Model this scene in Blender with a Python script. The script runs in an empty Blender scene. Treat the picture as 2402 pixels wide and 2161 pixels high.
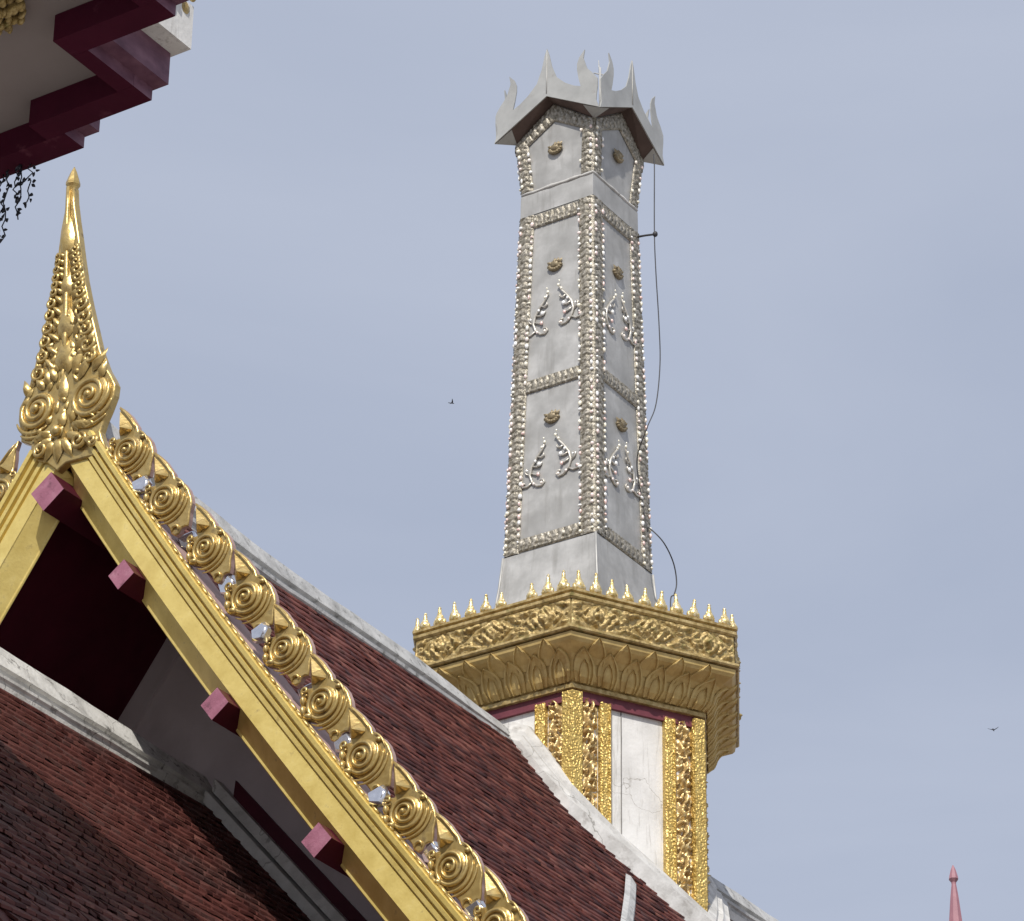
import bpy, math, random
import numpy as np
from mathutils import Vector, noise
random.seed(7); np.random.seed(7)
sc = bpy.context.scene
COL = sc.collection
R = math.radians

# ------------------------------------------------------------------ camera
EYE = 1.6
cam_d = bpy.data.cameras.new('camera')
cam = bpy.data.objects.new('camera', cam_d); COL.objects.link(cam)
cam_d.sensor_fit = 'HORIZONTAL'; cam_d.sensor_width = 36.0
cam_d.lens = 36.0 * 9001.0 / 2402.0
cam_d.clip_start = 0.1; cam_d.clip_end = 6000
PITCH, ROLL = R(29.05), R(0.74)
fwd = Vector((0, math.cos(PITCH), math.sin(PITCH)))
up0 = Vector((0, -math.sin(PITCH), math.cos(PITCH)))
rt0 = Vector((1, 0, 0))
# image x = X cos + Y sin , the camera is turned slightly about its axis
rt = rt0 * math.cos(ROLL) + up0 * math.sin(ROLL)
up = up0 * math.cos(ROLL) - rt0 * math.sin(ROLL)
from mathutils import Matrix
m = Matrix((rt, up, -fwd)).transposed().to_4x4(); m.translation = (0, 0, EYE)
cam.matrix_world = m
sc.camera = cam

# ------------------------------------------------------------------ sky, sun, exposure
SUN_AZ, SUN_EL = R(-98.0), R(47.4)          # direction towards the sun (azimuth from +X)
w = bpy.data.worlds.new('World'); sc.world = w; w.use_nodes = True
nt = w.node_tree; nd = nt.nodes; lk = nt.links
bg = nd['Background']; bg.inputs['Strength'].default_value = 0.10
sky = nd.new('ShaderNodeTexSky'); sky.sky_type = 'NISHITA'; sky.sun_disc = False
sky.sun_elevation = SUN_EL
sky.sun_rotation = math.atan2(math.cos(SUN_AZ), math.sin(SUN_AZ)) % (2 * math.pi)
sky.air_density = 1.0; sky.dust_density = 2.5; sky.ozone_density = 1.0
tc = nd.new('ShaderNodeTexCoord'); mp = nd.new('ShaderNodeMapping'); mp.vector_type = 'POINT'
mp.inputs['Scale'].default_value = (1.4, 1.4, 5.0); mp.inputs['Rotation'].default_value = (0.25, 0.35, 0.3)
lk.new(tc.outputs['Generated'], mp.inputs['Vector'])
nz = nd.new('ShaderNodeTexNoise'); nz.inputs['Scale'].default_value = 2.2; nz.inputs['Detail'].default_value = 7; nz.inputs['Roughness'].default_value = 0.5
nz.inputs['Distortion'].default_value = 0.6
lk.new(mp.outputs['Vector'], nz.inputs['Vector'])
cr = nd.new('ShaderNodeValToRGB')                        # a thin veil of high cloud, uneven
cr.color_ramp.elements[0].position = 0.30; cr.color_ramp.elements[0].color = (4.45, 5.00, 6.33, 1)
cr.color_ramp.elements[1].position = 0.72; cr.color_ramp.elements[1].color = (5.40, 5.90, 7.15, 1)
lk.new(nz.outputs['Fac'], cr.inputs['Fac'])
mx = nd.new('ShaderNodeMix'); mx.data_type = 'RGBA'; mx.inputs['Factor'].default_value = 0.86
lk.new(sky.outputs['Color'], mx.inputs['A']); lk.new(cr.outputs['Color'], mx.inputs['B'])
lk.new(mx.outputs['Result'], bg.inputs['Color'])
sun_d = bpy.data.lights.new('sun', 'SUN'); sun_d.energy = 4.2; sun_d.angle = R(0.6); sun_d.color = (1.0, 0.955, 0.88)
sun = bpy.data.objects.new('sun', sun_d); COL.objects.link(sun)
to_sun = Vector((math.cos(SUN_AZ) * math.cos(SUN_EL), math.sin(SUN_AZ) * math.cos(SUN_EL), math.sin(SUN_EL)))
sun.rotation_euler = to_sun.to_track_quat('Z', 'Y').to_euler(); sun.location = (0, -20, 60)
vs = sc.view_settings
vs.view_transform = 'Standard'; vs.look = 'None'; vs.exposure = 0.0; vs.gamma = 1.0; vs.use_curve_mapping = False
sc.cycles.use_denoising = True
sc.cycles.max_bounces = 6; sc.cycles.diffuse_bounces = 4

# ------------------------------------------------------------------ materials
MATS = {}
def mat(name, cols, rough=0.6, metal=0.0, scale=6.0, detail=6.0, bump=0.0, bscale=60.0, island=0.0, stain=None, cracks=None, rvar=0.0, spec=0.5, stretch=(1, 1, 1), coat=0.0, engrave=None):
    """cols: list of (position, rgb) over a noise; island: share of hue taken by a random value per loose piece"""
    M = bpy.data.materials.new(name); M.use_nodes = True
    t = M.node_tree; n = t.nodes; l = t.links
    b = n['Principled BSDF']
    tcn = n.new('ShaderNodeTexCoord'); mpn = n.new('ShaderNodeMapping'); mpn.inputs['Scale'].default_value = stretch
    oi = n.new('ShaderNodeObjectInfo'); sh = n.new('ShaderNodeVectorMath'); sh.operation = 'SCALE'; sh.inputs[0].default_value = (31.0, 47.0, 23.0)
    l.new(oi.outputs['Random'], sh.inputs['Scale'])                    # copies of one mesh get different wear
    ad = n.new('ShaderNodeVectorMath'); ad.operation = 'ADD'; l.new(tcn.outputs['Object'], ad.inputs[0]); l.new(sh.outputs['Vector'], ad.inputs[1])
    l.new(ad.outputs['Vector'], mpn.inputs['Vector'])
    V = mpn.outputs['Vector']
    ns = n.new('ShaderNodeTexNoise'); ns.inputs['Scale'].default_value = scale; ns.inputs['Detail'].default_value = detail; ns.inputs['Roughness'].default_value = 0.6
    l.new(V, ns.inputs['Vector'])
    fac = ns.outputs['Fac']
    if island > 0:
        g = n.new('ShaderNodeNewGeometry'); mm = n.new('ShaderNodeMix'); mm.data_type = 'FLOAT'; mm.inputs['Factor'].default_value = island
        l.new(fac, mm.inputs['A']); l.new(g.outputs['Random Per Island'], mm.inputs['B']); fac = mm.outputs['Result']
    rp = n.new('ShaderNodeValToRGB'); e = rp.color_ramp.elements
    while len(e) < len(cols): e.new(0.5)
    for i, (p, c) in enumerate(cols): e[i].position = p; e[i].color = (*c, 1)
    l.new(fac, rp.inputs['Fac'])
    out = rp.outputs['Color']
    if stain:                                            # (rgb, scale, lo, hi, stretch)
        c, s, lo, hi, stv = stain
        m2 = n.new('ShaderNodeMapping'); m2.inputs['Scale'].default_value = stv; l.new(ad.outputs['Vector'], m2.inputs['Vector'])
        n2 = n.new('ShaderNodeTexNoise'); n2.inputs['Scale'].default_value = s; n2.inputs['Detail'].default_value = 9; n2.inputs['Roughness'].default_value = 0.65
        l.new(m2.outputs['Vector'], n2.inputs['Vector'])
        mr = n.new('ShaderNodeMapRange'); mr.inputs['From Min'].default_value = lo; mr.inputs['From Max'].default_value = hi; l.new(n2.outputs['Fac'], mr.inputs['Value'])
        mc = n.new('ShaderNodeMix'); mc.data_type = 'RGBA'; l.new(mr.outputs['Result'], mc.inputs['Factor']); l.new(out, mc.inputs['A']); mc.inputs['B'].default_value = (*c, 1)
        out = mc.outputs['Result']
    if cracks:                                           # (rgb, scale, width)
        c, s, wd = cracks
        vo = n.new('ShaderNodeTexVoronoi'); vo.feature = 'DISTANCE_TO_EDGE'; vo.inputs['Scale'].default_value = s
        dn = n.new('ShaderNodeTexNoise'); dn.inputs['Scale'].default_value = s * 2.5; dn.inputs['Detail'].default_value = 5
        l.new(tcn.outputs['Object'], dn.inputs['Vector'])
        va = n.new('ShaderNodeVectorMath'); va.operation = 'MULTIPLY_ADD'; l.new(dn.outputs['Color'], va.inputs[0]); va.inputs[1].default_value = (0.35 / s * 1.5,) * 3; l.new(tcn.outputs['Object'], va.inputs[2])
        l.new(va.outputs['Vector'], vo.inputs['Vector'])
        mr = n.new('ShaderNodeMapRange'); mr.inputs['From Min'].default_value = 0; mr.inputs['From Max'].default_value = wd; mr.inputs['To Min'].default_value = 1; mr.inputs['To Max'].default_value = 0
        l.new(vo.outputs['Distance'], mr.inputs['Value'])
        mc = n.new('ShaderNodeMix'); mc.data_type = 'RGBA'; l.new(mr.outputs['Result'], mc.inputs['Factor']); l.new(out, mc.inputs['A']); mc.inputs['B'].default_value = (*c, 1)
        out = mc.outputs['Result']
    l.new(out, b.inputs['Base Color'])
    b.inputs['Metallic'].default_value = metal; b.inputs['Roughness'].default_value = rough
    b.inputs['Specular IOR Level'].default_value = spec
    if coat: b.inputs['Coat Weight'].default_value = coat; b.inputs['Coat Roughness'].default_value = 0.25
    if rvar:
        mr = n.new('ShaderNodeMapRange'); mr.inputs['To Min'].default_value = rough - rvar; mr.inputs['To Max'].default_value = rough + rvar
        l.new(ns.outputs['Fac'], mr.inputs['Value']); l.new(mr.outputs['Result'], b.inputs['Roughness'])
    if bump or engrave:
        nb = n.new('ShaderNodeTexNoise'); nb.inputs['Scale'].default_value = bscale; nb.inputs['Detail'].default_value = 4
        l.new(tcn.outputs['Object'], nb.inputs['Vector'])
        bp = n.new('ShaderNodeBump'); bp.inputs['Strength'].default_value = min(1, bump if bump else 0.01); bp.inputs['Distance'].default_value = 0.01
        l.new(nb.outputs['Fac'], bp.inputs['Height'])
        if engrave:                                      # fine chased pattern
            vo = n.new('ShaderNodeTexVoronoi'); vo.feature = 'SMOOTH_F1'; vo.inputs['Scale'].default_value = engrave
            l.new(tcn.outputs['Object'], vo.inputs['Vector'])
            b2 = n.new('ShaderNodeBump'); b2.inputs['Strength'].default_value = 0.9; b2.inputs['Distance'].default_value = 0.02
            l.new(vo.outputs['Distance'], b2.inputs['Height']); l.new(bp.outputs['Normal'], b2.inputs['Normal']); l.new(b2.outputs['Normal'], b.inputs['Normal'])
        else:
            l.new(bp.outputs['Normal'], b.inputs['Normal'])
    MATS[name] = M
    return M

GOLD = mat('gilded_paint', [(0.25, (0.40, 0.270, 0.090)), (0.5, (0.53, 0.385, 0.145)), (0.8, (0.68, 0.54, 0.26))], rough=0.33, metal=0.6, scale=9, bump=0.35, bscale=25, rvar=0.12, stain=((0.16, 0.095, 0.035), 9, 0.53, 0.74, (1, 1, 1)))
GOLDFLAT = mat('gilded_board', [(0.25, (0.66, 0.50, 0.145)), (0.6, (0.80, 0.635, 0.215)), (0.85, (0.87, 0.73, 0.32))], rough=0.38, metal=0.28, scale=7, bump=0.2, bscale=40, rvar=0.1, stain=((0.34, 0.24, 0.09), 14, 0.58, 0.82, (1, 1, 1)))
OLDGOLD = mat('weathered_gilding', [(0.22, (0.12, 0.07, 0.025)), (0.45, (0.38, 0.27, 0.10)), (0.72, (0.64, 0.50, 0.25))], rough=0.45, metal=0.35, scale=16, bump=0.5, bscale=90, rvar=0.15, stain=((0.13, 0.14, 0.03), 9, 0.55, 0.75, (1, 1, 1)))
PETALGOLD = mat('petal_gilding', [(0.25, (0.42, 0.29, 0.10)), (0.6, (0.57, 0.42, 0.165)), (0.85, (0.68, 0.54, 0.26))], rough=0.5, metal=0.25, scale=9, bump=0.3, bscale=70)
CARVED = mat('carved_gilding', [(0.25, (0.36, 0.21, 0.10)), (0.5, (0.60, 0.43, 0.18)), (0.8, (0.80, 0.68, 0.42))], rough=0.32, metal=0.45, scale=14, bump=0.3, bscale=80, rvar=0.1)
CHASED = mat('chased_gilding', [(0.25, (0.42, 0.27, 0.07)), (0.55, (0.60, 0.43, 0.13)), (0.85, (0.74, 0.58, 0.26))], rough=0.36, metal=0.45, scale=12, bump=0.3, bscale=120, engrave=44)
MAUVE = mat('mauve_primer', [(0.3, (0.30, 0.19, 0.17)), (0.7, (0.42, 0.29, 0.26))], rough=0.7, scale=8, bump=0.2)
PINK = mat('pink_purlin_end', [(0.3, (0.25, 0.085, 0.13)), (0.55, (0.33, 0.125, 0.185)), (0.75, (0.42, 0.20, 0.26))], rough=0.7, scale=7, detail=9, bump=0.3, stain=((0.17, 0.06, 0.09), 10, 0.55, 0.7, (1, 1, 1)))
MAROON = mat('maroon_paint', [(0.3, (0.048, 0.003, 0.011)), (0.7, (0.072, 0.005, 0.016))], spec=0.2, rough=0.6, scale=3, bump=0.1, bscale=30)
EAVEMAROON = mat('eave_maroon_paint', [(0.3, (0.050, 0.004, 0.017)), (0.7, (0.066, 0.006, 0.022))], rough=0.6, spec=0.15, scale=3, bump=0.1, bscale=30, stain=((0.20, 0.07, 0.10), 2.6, 0.62, 0.80, (1, 1, 1)))
EAVEFACE = mat('pale_purple_paint', [(0.3, (0.10, 0.035, 0.065)), (0.55, (0.17, 0.075, 0.115)), (0.8, (0.26, 0.14, 0.19))], rough=0.6, scale=5, bump=0.15, bscale=30, stretch=(1, 1, 2))  # paler, mottled purple for the outer eave faces
BANDMAROON = mat('maroon_wall_band', [(0.3, (0.10, 0.017, 0.030)), (0.7, (0.17, 0.038, 0.052))], rough=0.6, scale=6)
PLASTER = mat('white_plaster', [(0.3, (0.60, 0.59, 0.57)), (0.6, (0.74, 0.73, 0.71)), (0.85, (0.80, 0.79, 0.78))], rough=0.8, scale=3, bump=0.3, bscale=30, stain=((0.30, 0.28, 0.25), 4, 0.54, 0.82, (5, 5, 0.55)), cracks=((0.36, 0.34, 0.31), 0.9, 0.004))
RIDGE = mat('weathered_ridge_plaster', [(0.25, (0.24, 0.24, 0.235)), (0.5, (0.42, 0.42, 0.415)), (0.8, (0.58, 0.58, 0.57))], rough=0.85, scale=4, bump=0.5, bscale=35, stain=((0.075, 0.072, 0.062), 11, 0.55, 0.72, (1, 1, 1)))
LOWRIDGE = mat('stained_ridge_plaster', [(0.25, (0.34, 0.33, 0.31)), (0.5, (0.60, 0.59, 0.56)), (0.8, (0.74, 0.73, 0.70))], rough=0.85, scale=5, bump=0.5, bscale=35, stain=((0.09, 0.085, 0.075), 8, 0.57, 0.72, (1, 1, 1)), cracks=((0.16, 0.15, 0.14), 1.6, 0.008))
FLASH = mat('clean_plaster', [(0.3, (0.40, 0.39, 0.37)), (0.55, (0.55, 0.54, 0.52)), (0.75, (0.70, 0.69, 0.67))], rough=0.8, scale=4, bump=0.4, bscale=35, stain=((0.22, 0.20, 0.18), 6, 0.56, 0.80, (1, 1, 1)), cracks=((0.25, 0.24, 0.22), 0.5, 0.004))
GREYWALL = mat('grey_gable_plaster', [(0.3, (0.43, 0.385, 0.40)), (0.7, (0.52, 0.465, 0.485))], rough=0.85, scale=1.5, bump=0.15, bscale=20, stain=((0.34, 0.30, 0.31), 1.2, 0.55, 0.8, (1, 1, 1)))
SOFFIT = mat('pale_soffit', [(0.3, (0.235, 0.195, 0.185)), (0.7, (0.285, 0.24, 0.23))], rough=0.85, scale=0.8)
TILE = mat('clay_tile', [(0.15, (0.045, 0.017, 0.018)), (0.45, (0.094, 0.026, 0.020)), (0.7, (0.132, 0.040, 0.031)), (0.95, (0.24, 0.105, 0.078))], rough=0.62, scale=5, detail=8, island=0.6, spec=0.18, bump=0.4, bscale=60, stain=((0.05, 0.025, 0.024), 2.2, 0.50, 0.72, (1, 1, 1)))
TILELOW = mat('clay_tile_lower', [(0.15, (0.045, 0.017, 0.016)), (0.45, (0.074, 0.022, 0.018)), (0.7, (0.108, 0.036, 0.029)), (0.95, (0.28, 0.135, 0.105))], rough=0.62, spec=0.18, scale=6, detail=8, island=0.5, bump=0.5, bscale=50, stain=((0.07, 0.045, 0.04), 1.1, 0.50, 0.75, (1, 1, 1)))
STEEL = mat('galvanised_sheet', [(0.3, (0.32, 0.315, 0.30)), (0.5, (0.41, 0.405, 0.39)), (0.72, (0.56, 0.555, 0.54))], rough=0.55, metal=0.3, scale=2.6, detail=8, bump=0.08, bscale=12, rvar=0.1, stain=((0.245, 0.235, 0.215), 3.0, 0.54, 0.86, (3.5, 3.5, 0.40)))
FLAMEST = mat('flame_sheet', [(0.3, (0.35, 0.35, 0.335)), (0.7, (0.47, 0.47, 0.45))], rough=0.5, metal=0.3, scale=4, detail=8, bump=0.05, stain=((0.30, 0.28, 0.26), 6, 0.62, 0.8, (1, 1, 1)))
RUST = mat('rusty_soffit', [(0.3, (0.07, 0.045, 0.037)), (0.7, (0.125, 0.083, 0.068))], rough=0.8, scale=5)
SILVER = mat('mirror_mosaic', [(0.28, (0.08, 0.07, 0.045)), (0.44, (0.25, 0.225, 0.175)), (0.6, (0.43, 0.395, 0.33)), (0.8, (0.70, 0.66, 0.59))], rough=0.35, metal=0.35, scale=30, detail=4, bump=0.6, bscale=110, rvar=0.1)
FILIGREE = mat('silver_filigree', [(0.3, (0.40, 0.37, 0.32)), (0.7, (0.72, 0.69, 0.63))], rough=0.35, metal=0.4, scale=20)
BEAD = mat('glass_bead_glint', [(0.08, (0.86, 0.62, 0.58)), (0.3, (0.92, 0.82, 0.78)), (0.55, (0.92, 0.88, 0.72)), (0.8, (0.96, 0.96, 0.95))], rough=0.22, metal=0.05, scale=2, island=0.95, spec=0.9)  # white and pink base tones stand in for sun glints on mirror glass
GLASSGOLD = mat('glass_gold_mosaic', [(0.25, (0.36, 0.25, 0.07)), (0.45, (0.62, 0.47, 0.18)), (0.62, (0.82, 0.72, 0.48)), (0.8, (0.88, 0.64, 0.54))], rough=0.25, metal=0.4, scale=34, detail=3, bump=0.6, bscale=60)
MIRROR = mat('mirror_glass', [(0.3, (0.55, 0.55, 0.58)), (0.7, (0.85, 0.85, 0.88))], rough=0.12, metal=0.85, scale=9)
BRONZE = mat('boss_bronze', [(0.3, (0.17, 0.13, 0.075)), (0.6, (0.29, 0.235, 0.145)), (0.85, (0.48, 0.42, 0.29))], rough=0.5, metal=0.3, scale=30, bump=0.3)
WIRE = mat('dark_cable', [(0.3, (0.03, 0.03, 0.035)), (0.7, (0.06, 0.06, 0.065))], rough=0.6)
DARKLEAF = mat('tarnished_leaf', [(0.3, (0.016, 0.018, 0.028)), (0.6, (0.04, 0.042, 0.06)), (0.85, (0.13, 0.12, 0.12))], rough=0.45, metal=0.4, scale=30)
PINKSPIRE = mat('pink_spire_paint', [(0.3, (0.26, 0.12, 0.15)), (0.6, (0.34, 0.16, 0.19)), (0.85, (0.42, 0.22, 0.24))], rough=0.6, scale=3)
EARTH = mat('paving', [(0.3, (0.26, 0.245, 0.22)), (0.7, (0.34, 0.32, 0.295))], rough=0.9, scale=0.3)
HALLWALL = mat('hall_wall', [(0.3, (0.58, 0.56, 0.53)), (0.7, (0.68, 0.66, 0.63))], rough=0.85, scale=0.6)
CONDUIT = mat('grey_conduit', [(0.3, (0.16, 0.155, 0.15)), (0.7, (0.26, 0.25, 0.24))], rough=0.7, scale=8)
BIRD = mat('bird_plumage', [(0.3, (0.02, 0.02, 0.025)), (0.7, (0.04, 0.04, 0.05))], rough=0.7)

# ------------------------------------------------------------------ mesh builder
class MB:
    def __init__(s): s.v = []; s.f = []; s.mi = []; s.sm = []
    def add(s, vs, fs, mi=0, smooth=False):
        o = len(s.v); s.v += [tuple(p) for p in vs]
        for f in fs: s.f.append(tuple(i + o for i in f)); s.mi.append(mi); s.sm.append(smooth)
    def box(s, x0, x1, y0, y1, z0, z1, mi=0):
        s.add([(x0, y0, z0), (x1, y0, z0), (x1, y1, z0), (x0, y1, z0), (x0, y0, z1), (x1, y0, z1), (x1, y1, z1), (x0, y1, z1)],
              [(0, 3, 2, 1), (4, 5, 6, 7), (0, 1, 5, 4), (1, 2, 6, 5), (2, 3, 7, 6), (3, 0, 4, 7)], mi)
    def plate(s, out, fn, d0, d1, bev=0.0, mi=0, side=0):
        """prism from an outline (a,b); fn(a,b,d)->xyz; the front face at d1 is drawn in a little when bev is set"""
        n = len(out)
        cx = sum(p[0] for p in out) / n; cy = sum(p[1] for p in out) / n
        inn = out
        if bev:
            inn = []
            ar = sum(out[i][0] * out[(i + 1) % n][1] - out[(i + 1) % n][0] * out[i][1] for i in range(n))
            sg = 1 if ar > 0 else -1
            for i in range(n):
                a = Vector(out[i - 1]); b = Vector(out[i]); c = Vector(out[(i + 1) % n])
                e1 = (b - a).normalized(); e2 = (c - b).normalized()
                nn = Vector((-(e1.y + e2.y), e1.x + e2.x)) * sg
                nn = nn.normalized() if nn.length > 1e-6 else Vector((0, 0))
                inn.append(tuple(b + nn * bev))
        vs = [fn(a, b, d0) for a, b in out]
        if bev:
            vs += [fn(a, b, d1 - bev) for a, b in out]; vs += [fn(a, b, d1) for a, b in inn]
            s.add(vs, [tuple(range(n))[::-1]] + [(i, (i + 1) % n, n + (i + 1) % n, n + i) for i in range(n)], side)
            o = len(s.v) - 3 * n
            for i in range(n):
                s.f.append((o + n + i, o + n + (i + 1) % n, o + 2 * n + (i + 1) % n, o + 2 * n + i)); s.mi.append(mi); s.sm.append(True)
            s.f.append(tuple(o + 2 * n + i for i in range(n))); s.mi.append(mi); s.sm.append(False)
        else:
            vs += [fn(a, b, d1) for a, b in out]
            s.add(vs, [tuple(range(n))[::-1]] + [(i, (i + 1) % n, n + (i + 1) % n, n + i) for i in range(n)], side)
            o = len(s.v) - 2 * n
            s.f.append(tuple(o + n + i for i in range(n))); s.mi.append(mi); s.sm.append(False)
    def tube(s, pts, rad, n=6, mi=0, cap=True):
        P = [Vector(p) for p in pts]; k = len(P)
        if not hasattr(rad, '__len__'): rad = [rad] * k
        ref = None; rings = []
        for i in range(k):
            d = (P[min(i + 1, k - 1)] - P[max(i - 1, 0)]).normalized()
            if ref is None:
                ref = d.orthogonal().normalized()
            ref = (ref - d * ref.dot(d))
            ref = ref.normalized() if ref.length > 1e-6 else d.orthogonal().normalized()
            bn = d.cross(ref)
            rings += [P[i] + (ref * math.cos(2 * math.pi * j / n) + bn * math.sin(2 * math.pi * j / n)) * rad[i] for j in range(n)]
        fs = [(i * n + j, i * n + (j + 1) % n, (i + 1) * n + (j + 1) % n, (i + 1) * n + j) for i in range(k - 1) for j in range(n)]
        if cap: fs += [tuple(range(n))[::-1], tuple((k - 1) * n + j for j in range(n))]
        s.add(rings, fs, mi, True)
    def lathe(s, prof, c=(0, 0, 0), n=10, mi=0, smooth=True):
        vs = []; k = len(prof)
        for r, z in prof:
            vs += [(c[0] + r * math.cos(2 * math.pi * j / n), c[1] + r * math.sin(2 * math.pi * j / n), c[2] + z) for j in range(n)]
        s.add(vs, [(i * n + j, i * n + (j + 1) % n, (i + 1) * n + (j + 1) % n, (i + 1) * n + j) for i in range(k - 1) for j in range(n)] + [tuple(range(n))[::-1], tuple((k - 1) * n + j for j in range(n))], mi, smooth)
    def blob(s, c, r, n=8, m_=5, mi=0, ax=None):
        """ellipsoid; r=(rx,ry,rz); ax = three axis vectors"""
        ax = ax or (Vector((1, 0, 0)), Vector((0, 1, 0)), Vector((0, 0, 1)))
        c = Vector(c); vs = [c - ax[2] * r[2]]
        for i in range(1, m_):
            a = -math.pi / 2 + math.pi * i / m_
            for j in range(n):
                b = 2 * math.pi * j / n
                vs.append(c + ax[0] * (r[0] * math.cos(a) * math.cos(b)) + ax[1] * (r[1] * math.cos(a) * math.sin(b)) + ax[2] * (r[2] * math.sin(a)))
        vs.append(c + ax[2] * r[2]); L = len(vs) - 1
        fs = [(0, 1 + (j + 1) % n, 1 + j) for j in range(n)]
        for i in range(m_ - 2):
            fs += [(1 + i * n + j, 1 + i * n + (j + 1) % n, 1 + (i + 1) * n + (j + 1) % n, 1 + (i + 1) * n + j) for j in range(n)]
        fs += [(1 + (m_ - 2) * n + j, 1 + (m_ - 2) * n + (j + 1) % n, L) for j in range(n)]
        s.add(vs, fs, mi, True)
    def grid(s, nu, nv, fn, mi=0, smooth=True):
        vs = [fn(i / nu, j / nv) for j in range(nv + 1) for i in range(nu + 1)]
        s.add(vs, [(j * (nu + 1) + i, j * (nu + 1) + i + 1, (j + 1) * (nu + 1) + i + 1, (j + 1) * (nu + 1) + i) for j in range(nv) for i in range(nu)], mi, smooth)
    def sweep(s, prof, frames, mi=0, closed=False, cap=True, smooth=False):
        """prof: list of (a,b); frames: list of fn(a,b)->xyz"""
        n = len(prof); k = len(frames)
        vs = [fr(a, b) for fr in frames for a, b in prof]
        kk = k if closed else k - 1
        fs = [(i * n + j, i * n + (j + 1) % n, ((i + 1) % k) * n + (j + 1) % n, ((i + 1) % k) * n + j) for i in range(kk) for j in range(n)]
        if cap and not closed: fs += [tuple(range(n))[::-1], tuple((k - 1) * n + j for j in range(n))]
        s.add(vs, fs, mi, smooth)
    def mesh(s, name, mats):
        me = bpy.data.meshes.new(name); me.from_pydata(s.v, [], s.f)
        mats = mats if isinstance(mats, (list, tuple)) else [mats]
        for m_ in mats: me.materials.append(m_)
        me.polygons.foreach_set('material_index', s.mi); me.polygons.foreach_set('use_smooth', s.sm)
        me.update()
        return me
def fixn(me):
    import bmesh
    b = bmesh.new(); b.from_mesh(me); bmesh.ops.recalc_face_normals(b, faces=b.faces); b.to_mesh(me); b.free()
    return me
def obj(name, me, parent=None, loc=(0, 0, 0), rz=0.0, scale=(1, 1, 1), **props):
    o = bpy.data.objects.new(name, me); COL.objects.link(o); o.parent = parent
    o.location = loc; o.rotation_euler = (0, 0, rz); o.scale = scale
    for k, v in props.items(): o[k] = v
    return o
def part(name, mb, mats, parent, **kw):
    return obj(name, fixn(mb.mesh(name, mats)), parent, **kw)
def thing(name, label, cat, loc, rz=0.0, group=None):
    o = bpy.data.objects.new(name, None); COL.objects.link(o); o.location = loc; o.rotation_euler = (0, 0, rz)
    o.empty_display_size = 0.3
    o['label'] = label; o['category'] = cat
    if group: o['group'] = group
    return o

# ------------------------------------------------------------------ site grid: x = t (across the ridge, towards the right), y = s (along the ridge, away), z
TX, TY, GA = 0.715, 36.0, R(-33.3)
H0 = EYE                                                  # levels below are measured from the eye
def Zz(h): return h + H0
def lerp(a, b, f): return a + (b - a) * f
def interp(pts, x):
    if x <= pts[0][0]: (x0, y0), (x1, y1) = pts[0], pts[1]
    elif x >= pts[-1][0]: (x0, y0), (x1, y1) = pts[-2], pts[-1]
    else:
        for (x0, y0), (x1, y1) in zip(pts, pts[1:]):
            if x0 <= x <= x1: break
    return y0 + (y1 - y0) * (x - x0) / (x1 - x0)

# ground
g = MB(); g.grid(8, 8, lambda u, v: (-3000 + 6000 * u, -3000 + 6000 * v, 0), smooth=False)
part('ground', g, EARTH, None, kind='structure')

# ================================================================== the crematorium hall (roofs, gable, walls)
hall = thing('temple_hall', 'hall with brown tiled roofs and gilded gable in front of the chimney', 'temple', (TX, TY, 0), GA)
S0 = -8.36                                                # the gable plane
PROF = [(0, 16.32), (0.44, 15.69), (1.02, 14.89), (2.15, 13.42), (3.2, 12.10), (4.17, 10.90), (5.4, 9.45)]   # upper roof, height over t
def roof(t): return interp(PROF, abs(t))
def roof2(t): return 13.74 - 1.12 * abs(t)                # lower roof
def slope_mesh(name, fn, t0, t1, s0, s1, sign, thick, mats, parent, n=14):
    b = MB()
    ts = [lerp(t0, t1, i / n) for i in range(n + 1)]
    top = [(sign * t, Zz(fn(t)) ) for t in ts]; bot = [(sign * t, Zz(fn(t)) - thick) for t in ts]
    ring = top + bot[::-1]
    b.sweep(ring, [lambda a, z, y=y: (a, y, z) for y in (s0, s1)])
    for i, f in enumerate(b.f):
        pass
    o = part(name, b, mats, parent)
    return o
def build_slope(name, sign, s0, s1, fn, t1, tmat):
    o = slope_mesh(name, lambda t: fn(t) - 0.02, 0.0, t1, s0, s1, sign, 0.22, [tmat, MAROON], hall)
    me = o.data
    for p in me.polygons:                                  # the underside and the ends are painted maroon boards
        if p.normal.z < -0.1: p.material_index = 1
    return o
up_r = build_slope('roof_slope', 1, -8.26, 1.3, roof, 5.3, TILE)
up_l = build_slope('roof_slope', -1, -8.26, 1.3, roof, 5.3, TILE)
def roof3(t): return roof(t) - 0.62
re_r = build_slope('rear_roof_slope', 1, 1.32, 9.0, roof3, 5.3, TILE)
re_l = build_slope('rear_roof_slope', -1, 1.32, 9.0, roof3, 5.3, TILE)

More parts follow.
